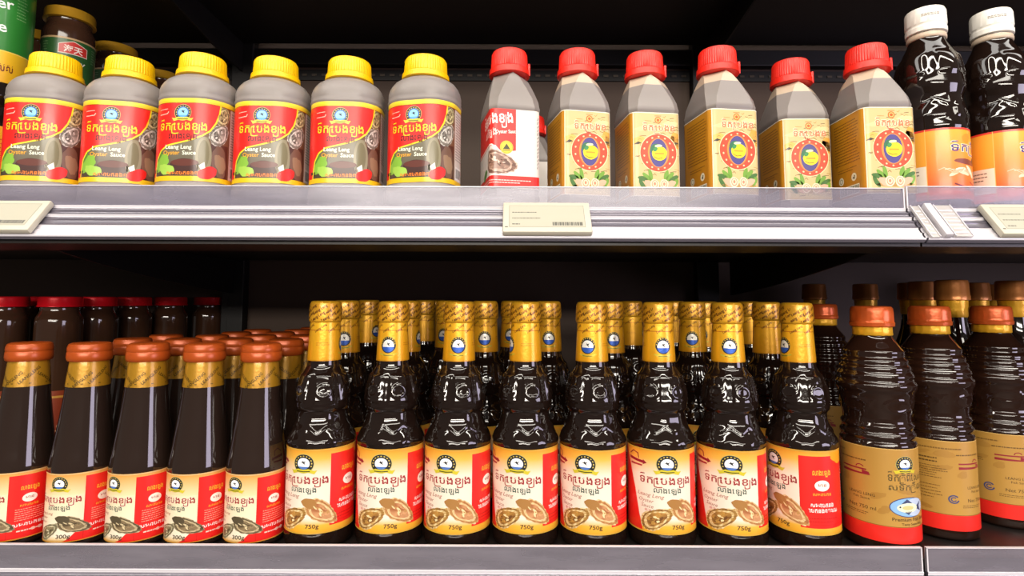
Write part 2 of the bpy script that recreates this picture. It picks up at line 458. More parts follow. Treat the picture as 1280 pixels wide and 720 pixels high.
RT = math.atan2(0.027, 0.034)           # how far the price rail leans back
def rail_pt(x, t, lift, z0):
    """point on the sloping price rail: t down the face (0..1), lift out of it"""
    c, s_ = math.cos(RT), math.sin(RT)
    return (x, YF - .027 * t - c * lift, z0 - .034 * t + s_ * lift)
def shelf(x0, x1, ztop, f0, f1, label, brackets=()):
    root = empty('store_shelf', ((x0 + x1) / 2, (YF + YB) / 2, ztop))
    ox, oy, oz = root.location; zr = ztop + f0 + .003
    def part(name, bm, m, sm=0):
        bmesh.ops.translate(bm, verts=bm.verts, vec=(-ox, -oy, -oz)); return build(name, bm, m, root, sm)
    bm = bmesh.new(); box(bm, x0, x1, YF + .002, YB - .024, ztop - .026, ztop, bev=.0015)
    part('shelf_board', bm, 'shelf')
    # folded front lip under the rail
    bm = bmesh.new(); box(bm, x0, x1, YF - .020, YF + .06, zr - .042, zr - .038); box(bm, x0, x1, YF + .05, YF + .06, zr - .040, ztop - .026)
    part('front_lip', bm, 'shelf')
    tag(root, label, 'shelf', 'gondola shelves')
    z0 = zr - .0035
    root = empty('shelf_edge_strip', ((x0 + x1) / 2, YF, ztop)); ox, oy, oz = root.location
    tag(root, label.replace('dark shelf', 'clear edge strip on the shelf'), 'shelf edge', 'shelf edge strips')
    # ribbed sloping price rail
    prof = []
    n = 90
    for i in range(n + 1):
        t = i / n
        rib = .0
        for c, w, a in ((.03, .03, .0022), (.17, .024, .0018), (.31, .03, .0026), (.45, .02, .0016), (.63, .022, .0018), (.80, .02, .0012), (.97, .03, .0022)):
            rib += a * math.exp(-((t - c) / w) ** 2)
        prof.append((t, rib))
    bm = bmesh.new()
    rings = []
    for x in (x0, x1):
        ring = [rail_pt(x, t, .001 + l, z0) for t, l in prof] + [rail_pt(x, 1, -.002, z0), rail_pt(x, 0, -.002, z0)]
        rings.append(ring)
    ring_grid(bm, rings)
    for f in bm.faces:
        c_ = f.calc_center_median(); t_ = (z0 - c_.z) / .034
        if len(f.verts) == 4 and (.60 < t_ < .98 or .27 < t_ < .34 or t_ < .06): f.material_index = 1  # insert band low down; upper white ribs paint in ceiling reflections
    part('price_rail', bm, ['rail', 'insert_glint'], 50)
    bm = bmesh.new(); box(bm, x0, x1, YF - .0022, YF, ztop + f0, ztop + f1, 0)
    box(bm, x0, x1, YF - .0026, YF + .0004, ztop + f1 - .0003, ztop + f1 + .0005, 1)
    for xe in (x0, x1):
        s_ = 1 if xe == x0 else -1
        box(bm, min(xe, xe + s_ * .0012), max(xe, xe + s_ * .0012), YF - .0026, YF + .0004, ztop + f0, ztop + f1, 1)
    part('clear_fence', bm, ['fence' if ztop > ZC else 'fence_low', 'fence_edge'])
    for bx in brackets:
        bm = bmesh.new(); za = ztop - .026
        top, low = [], []
        for i in range(25):
            t = i / 24; y = YB - .024 - t * .42
            low.append((y, za - .008 - .052 * max(0, 1 - t ** 1.15) ** .75)); top.append((y, za))
        ring = top + low[::-1]
        ring_grid(bm, [[(bx - .0015, y, z) for y, z in ring], [(bx + .0015, y, z) for y, z in ring]])
        b = build('shelf_bracket', bm, 'black', None, 0)
        tag(b, 'black gusset bracket ' + ('under the %s shelf, ' % ('upper' if ztop > ZC else 'lower')) + ('at the far left out of view' if bx < -1 else 'at the left post' if bx < 0 else 'at the right post' if bx < 1 else 'at the far right out of view'), 'bracket', 'shelf brackets')
    return root
shelf(-2.25, SEAM, ZU, -.003, .0175, 'upper dark shelf carrying the yellow and red capped jugs', brackets=(-1.37, -.507))
shelf(SEAM + .002, 2.25, ZU, -.003, .0195, 'upper dark shelf at right under the two white-capped bottles', brackets=(.357 + .04, 1.22))
shelf(-2.25, SEAM - .001, ZL, -.0108, .0112, 'lower dark shelf carrying the orange-capped and gold-necked bottles', brackets=(-1.37, -.507))
shelf(SEAM + .003, 2.25, ZL, -.0108, .0112, 'lower dark shelf at right under the copper-capped fish sauce bottles', brackets=(.42, 1.22))
# the shelf above, only its underside shows
root = empty('store_shelf', (0, 1.0, ZT)); tag(root, 'topmost dark shelf whose underside closes the picture at the top', 'shelf', 'gondola shelves')
bm = bmesh.new(); box(bm, -2.25, 2.25, YF, YB - .024, ZT - .026, ZT)
bmesh.ops.translate(bm, verts=bm.verts, vec=(0, -1.0, -ZT)); build('shelf_board', bm, 'shelf', root, 0)
for bx in (-1.37, -.507, .357, 1.22):
    bm = bmesh.new(); ring = [(YB - .024, ZT - .026), (YB - .024, ZT - .08), (YB - .12, ZT - .075), (YB - .44, ZT - .040), (YB - .44, ZT - .026)]
    ring_grid(bm, [[(bx - .0015, y - 1.0, z - ZT) for y, z in ring], [(bx + .0015, y - 1.0, z - ZT) for y, z in ring]])
    build('bracket', bm, 'black', root, 0)

# ------------------------------------------------------------------ electronic price tags and the clear clip
def price_tag(px, w, label, seed):
    z0 = ZU - .0035
    x = atx(px, YF - .014, z0 - .017)
    root = empty('price_tag', rail_pt(x, .5, .0, z0)); root.rotation_euler = (0, 0, 0)
    c, s_ = math.cos(RT), math.sin(RT)
    def fn(u, v, l):      # u right, v up the face, l out of the face (mm)
        return (u * mm, (v * s_ - l * c) * mm, (v * c + l * s_) * mm)
    bm = bmesh.new(); box(bm, -w / 2, w / 2, -20.5, 20.5, 3.0, 9.5, bev=1.6)
    for v in bm.verts: v.co = Vector(fn(v.co.x, v.co.y, v.co.z))
    build('case', bm, 'tag', root, 40)
    a = Art(); q = w / 2 - 6
    a.rect(-q, q, -14.5, 15.5, '#8e8b7c', 0); a.rect(-q + .5, q - .5, -14, 15, '#b2ae9c', 1)
    a.lines(-q + 3, -q + 28, 4, 7, 1, '#5f5d55', 1.1, 2, seed); a.lines(-q + 3, -q + 32, -4, -1, 1, '#5f5d55', 1.1, 2, seed + 1)
    a.lines(-q + 3, -q + 12, -12, -9, 1, '#5f5d55', 1.3, 2, seed + 2)
    a.lines(q - 31, q - 2, -13, -7, 1, '#5f5d55', 4.6, 2, seed + 4, .05)
    a.rect(-w / 2 + 2.2, -w / 2 + 5, -15, -13.6, '#5f5d55', 1)
    bm = bmesh.new(); a.bake(bm, lambda u, v, l: tuple(q_ / mm for q_ in fn(u, v, 9.6 + l)), ustep=200); build('screen', bm, 'label', root, 0, False)
    tag(root, label, 'price tag', 'price tags on the upper rail'); return root
price_tag(683, 84, 'ivory electronic price tag clipped to the rail below the white-labelled jug', 3)
price_tag(2, 84, 'ivory electronic price tag on the rail at the far left', 5)
price_tag(1287, 84, 'ivory electronic price tag on the rail at the far right', 9)

root = empty('sign_clip', rail_pt(atx(1172, YF - .01, ZU - .02), .5, 0, ZU - .0035))
tag(root, 'clear plastic sign clip snapped over the upper rail at the seam', 'clip')
def fnc(u, v, l):
    c, s_ = math.cos(RT), math.sin(RT); return Vector((u * mm, (v * s_ - l * c) * mm, (v * c + l * s_) * mm))
for nm, u0, u1, l0, l1 in (('jaw', -22, -13, 3, 5), ('spine', -10, -3, 3, 9), ('flap', 0, 17, 4, 6.2)):
    bm = bmesh.new(); box(bm, u0, u1, -21, 22, l0, l1, bev=.6)
    for v in bm.verts: v.co = fnc(v.co.x, v.co.y, v.co.z)
    build(nm, bm, 'fence_edge' if nm == 'spine' else 'clip', root, 40)
    if nm != 'spine':
        bm = bmesh.new()
        for q in (u0, u1 - .8): box(bm, q, q + .8, -21, 22, l1, l1 + .9)
        for k in range(7):
            box(bm, u0 + 2 + (k % 2) * 1.2, u1 - 2.4, -17 + k * 5, -15.6 + k * 5, l1, l1 + .5)
        for v in bm.verts: v.co = fnc(v.co.x, v.co.y, v.co.z)
        build('ridge', bm, 'fence_edge', root, 0)

# ------------------------------------------------------------------ 750 g oyster sauce bottle
def sauce_label(kind):
    a = Art(); big = kind == 750
    H = 93 if big else 73; k = 1.0 if big else .80
    uL, uR, red = -62 * k, 88 * k, 26.3 * k if big else 22
    if big:
        a.rect(uL, uR, 0, 9, '#dd9a1c', 0, '#e6ae3a'); a.rect(uL, uR, 9, 17, '#e6ae3a', 0, '#e9dccb')
        a.rect(uL, uR, 17, 64, '#e9dccb', 0, '#e9dac6'); a.rect(uL, uR, 64, 82, '#e9dac6', 0, '#e8b048'); a.rect(uL, uR, 82, H, '#e8b048', 0, '#e0921c')
        a.rect(uL, uR, 0, 1.6, '#c79a35', 9); a.rect(uL, uR, H - 1.6, H, '#c99a3a', 9)
    else:
        a.rect(uL, uR, 0, 6, '#dfa63a', 0, '#e8d8ba'); a.rect(uL, uR, 6, 50, '#e8dcc4', 0, '#e8d6b0'); a.rect(uL, uR, 50, H, '#e8d3a4', 0, '#df9434')
        a.rect(uL, uR, H - 1.3, H, '#d8b47a', 9); a.rect(uL, uR, 0, .9, '#d0902a', 9)
    # left red side, curved
    pts = [(uL, 0), (-25 * k, 0), (-29 * k, 18 * k), (-34 * k, 45 * k), (-41 * k, 70 * k), (-50 * k, H), (uL, H)]
    a.poly(pts, '#d8261c', 1)
    # right red panel
    a.rect(red, uR, 7.5 if big else 1, 87 if big else H - 4, '#e3201a', 2)
    if not big:
        a.poly([(4, 0), (red + 2, 0), (red + 2, 22), (red - 4, 12), (10, 3)], '#e3201a', 1)
    a.rect(red, red + .5, 7.5 if big else 2, 87 if big else H - 4, '#c51a14', 3)
    c = red + 21 * k
    a.khmer(LINE2, c, 66 * k, 19 * k, 5.2 * k, '#f0b72c', 3)
    a.ell(c, 54.5 * k, 7.5 * k, 6 * k, '#f4e9dc', 3); a.khmer(['ម', 'ា', 'ន'], c, 53.5 * k, 9 * k, 3 * k, '#a33a2a', 4)
    a.khmer(BODYTX[:7], c, 43.5 * k, 19 * k, 3 * k, '#f0a52c', 3)
    if big:
        a.khmer(BODYTX[:8], c, 31, 24, 4, '#fbe9e2', 3, off=.02); a.khmer(BODYTX[3:12], c + 2, 25, 30, 4, '#fbe9e2', 3, off=.02)
        a.lines(red + 4, red + 40, 13, 20, 2, '#b5120d', .9, 3, 4); a.rect(red + 2, red + 42, 11, 11.5, '#c8160f', 3)
        a.ell(uR - 14, H - 6, 16, 10, '#e9971a', 3, wob=.25, seed=4)
        for i in range(16): a.rect(uR - 12, uR - 9 - (i % 2), 20 + i * 3.4, 20.8 + i * 3.4, '#f6d9c8', 3)
    else:
        a.lines(red + 6, red + 42, 19, 33, 6, '#f3a08a', .7, 3, 4); a.khmer(BODYTX[:8], c + 1, 13.5, 28, 3.4, '#fbe9e2', 3, off=.02)
        a.lines(red + 8, red + 36, 7, 10, 1, '#f6c9b8', 1.4, 3, 6); a.ell(c + 4, 8.5, 2, 1.6, '#f6c9b8', 3); a.ell(c + 10, 8.5, 2, 1.8, '#f6c9b8', 3)
    if big:   # maroon banner with a hook
        a.poly([(-42, 81), (-24, 79), (-24, 80.5), (-20, 77), (-24.5, 74.5), (-24, 76), (-42, 78)], '#8e1a2c', 3)
        a.line([(-41, 84), (-36, 88), (-30, 86), (-29, 81)], 1.2, '#8e1a2c', 3); a.rect(-40, -25, 72.5, 74.5, '#a5303c', 3)
    a.crest(0, 76 * k if big else 61, 11 * k if big else 8.4, L=3)
    ty = 55 if big else 42
    a.khmer(OYSTER, -1.5 * k, ty, 54 * k, 7.4 * k, '#96262a', 3, outline='#ecd6c0')
    a.khmer(LINE2, 0, ty - 9.5 * k, 28 * k, 5.0 * k, '#24463c', 3)
    if big:
        a.text('Leang Leng', -31, 40.5, 6.0, '#a2543e', 3, 'l', shear=.25, rot=R(-3)); a.text('Oyster', -30, 34, 5.6, '#a2543e', 3, 'l', shear=.25, rot=R(-3))
        a.text('Sauce', -27, 28, 5.6, '#a2543e', 3, 'l', shear=.25, rot=R(-3)); a.text('蚝油', -23, 23.5, 3.6, '#c04a3e', 3, 'l')
        sh, rm, fl, dk = '#b98a4e', '#e8cf9c', '#d39d62', '#8a5a2a'
        a.oyster(-12, 16, 17, 9.4, R(33), '#b08540', '#eed9a6', '#c08d44', '#6d4420', 4, 3)
        a.oyster(18, 24, 17, 9.6, R(-42), sh, rm, '#cf9a6a', '#a05f38', 4, 8)
        a.ell(7, 33.5, 8, 5.2, '#a2733c', 9, R(-15), 24, .15, 5)
        a.text('750g', 10, 6.2, 6.4, '#4a3524', 9, sx=1.05, off=.012)
    else:
        a.text('Leang Leng', -23, 29, 4, '#a2543e', 3, 'l', shear=.25); a.text('Oyster', -23, 24.5, 4, '#a2543e', 3, 'l', shear=.25); a.text('Sauce', -22, 20, 4, '#a2543e', 3, 'l', shear=.25)
        a.oyster(-10, 11, 12, 6.2, R(36), '#7c7458', '#d8cda8', '#978a66', '#4b422e', 4, 3)
        a.oyster(13, 18, 14, 7.2, R(-24), '#6e5f44', '#cdbb92', '#8f7a58', '#463824', 4, 8)
        a.ell(5, 24, 7, 4, '#4f4430', 9, R(-15), 24, .15, 5)
        a.text('300g', 6, 4.2, 6.2, '#3c3024', 9, sx=1.05, off=.012)
    return a, (uL, uR, 0, H)

P750 = [(16, 31), (17, 33.6), (19, 35), (23, 35.4), (30, 35.2), (31.5, 35.0), (60, 35.0), (117, 35.0), (118, 35.4), (120, 35.9), (124, 35.2), (130, 32.5), (136, 29), (141, 26.8), (147, 25.6),
        (151, 26.2), (154, 28.4), (157, 29.0), (161, 28.8), (170, 27.2), (181, 25.0), (189, 22.6), (193, 20.2), (195.5, 18.6), (198, 17.8), (203, 17.2), (206, 16.8)]
P750 = [(h - 16, r * .955) for h, r in P750]
def sstep(a, b, x): t = max(0, min(1, (x - a) / (b - a))); return t * t * (3 - 2 * t)
def emb750(a, h):
    d = 0; h += 16
    s_ = sstep(160, 163, h) * (1 - sstep(188, 191, h))               # raised tapering panels on the shoulder
    if s_ > 0:
        q = abs(((a * 6 / (2 * PI)) % 1) - .5) * 2
        d += 1.25 * s_ * (1 - sstep(.58, .80, q))
        r_ = math.hypot((q - 0.0) * 9, (h - 173) * .75)                # a small raised motif in each panel
        d += .9 * math.exp(-((r_ - 4.2) / 1.0) ** 2)
    w = sstep(122, 127, h) * (1 - sstep(147, 152, h))                  # wavy facets round the waist
    if w > 0:
        zig = 131 + 6 * abs(((a * 9 / (2 * PI)) % 1) - .5) * 2
        d += 1.1 * w * (sstep(zig - 1.4, zig + 1.4, h) - .5) + .35 * w * math.cos(a * 9)
    b = math.exp(-((h - 120) / 3) ** 2); d += .25 * b * math.sin(a * 23)
    return d
def foil_neck(uR):
    pass
def make_750():
    root = empty('oyster_sauce_bottle')
    bm = bmesh.new(); lathe(bm, densify(P750, 1.1), 120, disp=emb750); build('body', bm, 'glass', root, 60)
    # neck foil: gold film with the crest, from the shoulder up to the crown
    np_ = [(187, 16.8), (194, 16.5), (209, 15.7), (222, 15.1), (228, 14.8)]
    a = Art(); W = 2 * PI * 17 / 2
    a.rect(-W, W, 0, 41, '#dd9a12', 0, '#e6ab22'); a.rect(-W, W, 0, 1.2, '#c98812', 1)
    a.rect(-W, W, 32.2, 32.8, '#b05418', 1)
    a.ell(0, 17, 9.2, 9.6, '#d9a626', 1); a.ell(0, 17.2, 8.3, 8.8, '#22252e', 2, n=28); a.ell(0, 16.2, 6.3, 6.6, '#f2efe6', 3)
    a.ell(0, 16.2, 6.6, 6.8, '#2c58b4', 4, n=14, a0=R(190), a1=R(350))
    for i in range(9):
        t = R(10 + 160 * i / 8); a.ell(7.3 * math.cos(t), 17.2 + 7.7 * math.sin(t), .55, .7, '#d8b83c', 4, n=8)
    a.poly([(-2.4, 18), (-.4, 17.6), (.4, 16.6), (2, 15.6), (1, 17.8), (2.4, 19.6), (.2, 18.8), (-1, 19.8), (-.8, 18.2)], '#14161e', 5)
    a.line([(-9, 8), (-4, 6.4), (0, 6), (4, 6.4), (9, 8)], 1.6, '#c8b63a', 2); a.line([(-5, 6.4), (0, 6), (5, 6.4)], .6, '#5a4a14', 3)
    for s_ in (-1, 1): a.lines(s_ * 26 - 9, s_ * 26 + 9, 16, 20, 2, '#c07a10', .8, 1, 2)
    for i in range(7):
        x = -W + (i + .5) * 2 * W / 7; a.text('Leang Leng', x, 34, 3.6, '#6a380c', 2, shear=.2, rot=R(32), sx=.95, off=.02)
    bm = bmesh.new(); a.bake(bm, on_prof(np_, 17, 187), ustep=1.4, vstep=6, clip=(-W, W, 0, 41.5)); build('neck_foil', bm, 'foil', root, 50, False)
    cp = [(227.5, 15.0), (228.5, 16.0), (231, 16.5), (236, 16.3), (244, 15.9), (248, 15.5), (250, 14.6), (250.8, 12)]
    bm = bmesh.new(); bm.loops.layers.float_color.new('Col')
    lathe(bm, cp, 64, 1, disp=lambda a_, h: .12 * math.sin(a_ * 37) + .15 * math.sin(a_ * 11 + h))
    a = Art(); W = PI * 16; a.rect(-W, W, 0, 18.4, '#dca024', 0, '#d99a24')
    for i in range(9):
        x = -W + (i + .5) * 2 * W / 9
        for dv in (2, 9.5): a.text('Leang Leng', x + dv * .3, dv + 1.5, 4.4, '#5e300a', 2, shear=.2, rot=R(34), sx=.85, off=.025)
    a.bake(bm, on_prof(cp, 16, 229.5, .25), ustep=1.4, vstep=3, clip=(-W, W, 0, 18.4)); build('crown_cap', bm, ['foil', 'gold'], root, 50, False)
    a, cl = sauce_label(750)
    bm = bmesh.new(); a.bake(bm, lambda u, v, z: on_cyl(33.5, 16.8)(u, v * .895, z), clip=cl); build('label', bm, 'label', root, 50, False)
    return root

P300 = [(0, 27), (1, 29.4), (3, 30.6), (5, 30.9), (6.5, 30.6), (75, 30.6), (77, 30.8), (83, 30.2), (96, 28.2), (114, 25.8), (134, 23.2), (152, 21.2), (164, 20.2), (174, 19.2), (184, 18.2), (188, 17.6)]
P300 = [(h, r * .93) for h, r in P300]
def make_300():
    root = empty('small_sauce_bottle')
    bm = bmesh.new(); lathe(bm, densify(P300, 3), 72); build('body', bm, 'glass_brown', root, 60)
    a = Art(); W = PI * 20; a.rect(-W, W, 0, 27, '#a87a1a', 0, '#b0801e')
    for i in range(8):
        x = -W + (i + .5) * 2 * W / 8; a.text('LEANGLENG', x, 6 + (i % 2) * 5, 4.4, '#3a2a08', 1, rot=R(42 if i % 3 else -35), sx=1.0, off=.02)
        a.rect(x - 1.2, x + 1, 3, 4, '#5c4610', 1)
    np_ = [(h, r) for h, r in densify(P300, 3)]
    bm = bmesh.new(); a.bake(bm, on_prof(np_, 20, 160.5, .25), ustep=1.8, vstep=4, clip=(-W, W, 0, 27)); build('neck_foil', bm, 'foil', root, 50, False)
    bm = bmesh.new(); cp = [(187, 18.4), (188, 19.4), (191, 20.0), (196, 19.8), (197.2, 19.3), (198.2, 19.7), (202, 19.5), (205, 18.4), (206.2, 16), (206.4, 10)]
    lathe(bm, cp, 56); build('cap', bm, 'orange', root, 40)
    a, cl = sauce_label(300); bm = bmesh.new(); a.bake(bm, lambda u, v, z: on_cyl(28.5, 7)(u, v * .93, z), clip=cl); build('label', bm, 'label', root, 50, False)
    return root

# ------------------------------------------------------------------ 750 ml fish sauce bottle
PF = [(0, 32), (1, 34.5), (3, 36), (9, 36.5), (11, 36.2), (60, 36.2), (114, 36.2), (116, 36.6), (119, 36.4), (121, 35.0), (123, 34.6), (126, 36.0), (129, 36.0), (132, 33.8), (135, 33.6), (138, 34.8), (140.5, 34.6), (143, 32.6),
      (147, 32.4), (155, 33.6), (165, 35.2), (174, 36.8), (179, 38.9), (183, 39.2), (186, 36.6), (188.5, 36.2), (191, 37.0), (194, 36.0), (196, 34.2), (198.5, 34.6), (201, 34.2), (203.5, 32.0), (206, 32.4), (208.5, 31.6), (211, 29.2), (214, 29.4), (216.5, 28.4),
      (220, 25.8), (226, 21.6), (231, 18.2), (234, 17.2), (243, 16.6)]
PF = [(h if h < 60 else h - 12 if h < 117 else h - 12 - 4.5 * min(1, (h - 117) / 30), r * (.93 if h < 216 else .97)) for h, r in PF]
def make_fish():
    root = empty('fish_sauce_bottle')
    def emb(a, h):
        h += 16.5; s_ = sstep(150, 154, h) * (1 - sstep(170, 174, h)); d = 0
        if s_ > 0:
            q = ((a * 5 / (2 * PI) + .5) % 1 - .5) * 44; y = h - 162
            fish = math.hypot(q / 13, y / 6); d += .7 * math.exp(-((fish - 1) / .16) ** 2)
            d += .6 * math.exp(-((abs(q - 15) - abs(y) * .6) / 1.3) ** 2) * (1 - sstep(6, 8, abs(y)))
        return d
    bm = bmesh.new(); lathe(bm, densify(PF, 1.1), 96, disp=emb); build('body', bm, 'glass_red', root, 60)
    bm = bmesh.new(); lathe(bm, [(216.5, 17.6), (217.5, 18.2), (221.5, 17.8), (226, 17.9)], 64, disp=lambda a, h: .3 * math.sin(a * 15) * math.sin(h * 1.1)); build('neck_foil', bm, 'gold', root, 60)
    bm = bmesh.new(); lathe(bm, [(225.5, 18.2), (226.5, 20.0), (230, 20.4), (231, 19.6), (233.5, 19.6), (241.5, 19.4), (245.5, 19.0), (247.5, 17.5), (248.1, 12)], 64, disp=lambda a, h: .12 * math.sin(a * 40)); build('cap', bm, 'copper', root, 40)
    a = Art(); H = 103; W = PI * 33.75 * .98
    a.rect(-W, W, 0, 20, '#b58a3e', 0, '#b68b40'); a.rect(-W, W, 20, H, '#b68b40', 0, '#ad8138')
    a.rect(-W, W, 0, 17.5, '#e5281e', 1); a.rect(-W, W, 17.5, 18.3, '#8a5a1e', 1); a.rect(-W, W, H - .8, H, '#d3ac64', 1)
    rnd = random.Random(3)
    for i in range(26):
        a.ell(rnd.uniform(-W, W), rnd.uniform(24, 98), rnd.uniform(4, 9), rnd.uniform(2, 5), '#a67a34', 1, rnd.uniform(-.6, .6), 16, .3, i)
    a.crest(2, 85, 9.5, L=3); a.khmer(FISH + SPECIAL, 6, 68, 42, 7.4, '#5c4a22', 3); a.khmer(['ស'] + FISH + ['ល', 'ា'], 6, 58, 42, 6, '#5c4a22', 3)
    a.ell(5, 39.5, 19.5, 10.8, '#3c3c6c', 3, n=36); a.ell(5, 39.5, 18.6, 10, '#86b2dc', 4, n=36); a.ell(11, 39.5, 12, 9.6, '#b9c6dc', 5)
    a.ell(3, 39, 11, 5, '#e6e6c4', 6, n=28); a.poly([(12, 40), (20, 45), (17.5, 39.5), (20, 34), (12, 38)], '#3e4668', 6)
    a.poly([(-4, 43), (2, 48.5), (8, 43.5), (2, 44.5)], '#3e4668', 6); a.poly([(-2, 35), (3, 31.5), (7, 35)], '#3e4668', 6); a.ell(-5, 39.8, .9, .9, '#22263a', 7, n=10)
    a.ell(3, 39, 6, 2.4, '#c9c080', 7, n=20)
    a.text('Premium Fish Sauce', 8, 24.5, 5.4, '#4a3416', 3, sx=.95, off=.01); a.text('Tasty Seasoning', 8, 20, 3.8, '#4a3416', 3, off=.01)
    a.rect(-58, -32, 76, 77.6, '#8a1f2a', 3); a.poly([(-58, 73.5), (-36, 72.6), (-36, 76), (-30, 74.5), (-29, 71), (-58, 70.5)], '#8a1f2a', 3); a.ringp(-38, 78.5, 4, 3.4, 1, '#8a1f2a', 3, 14, .3, PI)
    a.text('LEANG LENG', -38, 48, 4.2, '#4a3416', 3); a.text('Fish Sauce', -38, 43.6, 3.8, '#4a3416', 3)
    a.text('Net 750 ml', -38, 33, 5.6, '#4a3416', 3); a.lines(-56, -26, 26, 30, 2, '#6b4d20', .7, 3, 5); a.lines(-60, -30, 84, 90, 1, '#6b4d20', 1.4, 3, 8)
    a.ringp(-64, 36, 5, 5, 1.4, '#3b4470', 3, 20, .6, 2 * PI - .2); a.ringp(-64, 36, 2.7, 2.7, 1.1, '#3b4470', 3, 16, .6, 2 * PI - .4)
    a.lines(-104, -72, 76, 84, 2, '#5c421a', 1.5, 3, 9); a.lines(-106, -68, 58, 74, 6, '#6b4d20', .8, 3, 10); a.lines(-106, -70, 34, 52, 5, '#6b4d20', .8, 3, 11)
    a.lines(34, 96, 30, 92, 17, '#6b4d20', .9, 3, 12); a.lines(-104, -50, 92, 96, 1, '#7a5822', 1.6, 3, 13)
    bm = bmesh.new(); a.bake(bm, lambda u, v, z: on_cyl(33.75, 11.0)(u, v * .9, z), clip=(-W, W, 0, H)); build('label', bm, 'label', root, 50, False)
    return root

def make_tall():
    root = empty('tall_sauce_bottle')
    P = [(0, 28), (2, 31), (6, 32), (150, 32), (158, 32), (162, 31), (165, 32), (172, 31.2), (176, 30.2), (180, 30.4), (196, 25), (212, 19.5), (226, 16), (240, 14.6), (250, 14.2)]
    P = [(h if h < 140 else h - 13, r) for h, r in P]; bm = bmesh.new(); lathe(bm, densify(P, 2.5), 56); build('body', bm, 'glass', root, 60)
    bm = bmesh.new(); lathe(bm, [(231, 14.8), (233, 15.6), (241, 15.2), (245, 16), (255, 16.4)], 48, disp=lambda a, h: .3 * math.sin(a * 13) * math.sin(h * .8)); build('neck_foil', bm, 'gold', root, 60)
    bm = bmesh.new(); lathe(bm, [(253, 17), (254, 18.8), (259, 18.9), (260, 18.4), (277, 17.9), (279.6, 17), (280.4, 14)], 48, disp=lambda a, h: .1 * math.sin(a * 36)); build('cap', bm, 'brown_cap', root, 40)
    a = Art(); W = PI * 32 * .95; a.rect(-W, W, 0, 100, '#a47a30', 0, '#b48a3c'); a.rect(-W, W, 0, 14, '#c8241a', 1); a.khmer(FISH, 0, 60, 40, 8, '#5c4a22', 1); a.crest(0, 84, 9, L=1)
    bm = bmesh.new(); a.bake(bm, on_cyl(32, 14), clip=(-W, W, 0, 100)); build('label', bm, 'label', root, 50, False)
    return root

# ------------------------------------------------------------------ jugs
def jug_cap(root, m, h0, r, hh, strap, zoff=0):
    bm = bmesh.new()
    lathe(bm, [(h0 + hh * .30, r * .97), (h0 + hh * .34, r * .985), (h0 + hh * .88, r * .95), (h0 + hh * .97, r * .90), (h0 + hh, r * .80)], 200, disp=lambda a, h: (.26 * math.sin(a * 50) if h < h0 + hh * .9 else 0))
    cap = build('cap', bm, m, root, 40)
    bm = bmesh.new(); lathe(bm, [(h0 - .5, r * 1.0), (h0 + .6, r * 1.09), (h0 + hh * .25, r * 1.07), (h0 + hh * .29, r * .99)], 64, cap1=False)
    if strap:
        a = R(70)
        for i in range(1):
            aa = a + i * PI; x, y = r * 1.04 * math.sin(aa), -r * 1.04 * math.cos(aa)
            box(bm, (x - 1.2) * mm, (x + 1.2) * mm, (y - 3) * mm, (y + 3) * mm, (h0 + .5) * mm, (h0 + hh * .5) * mm, bev=.0004)
    build('tamper_ring', bm, m, cap, 40)
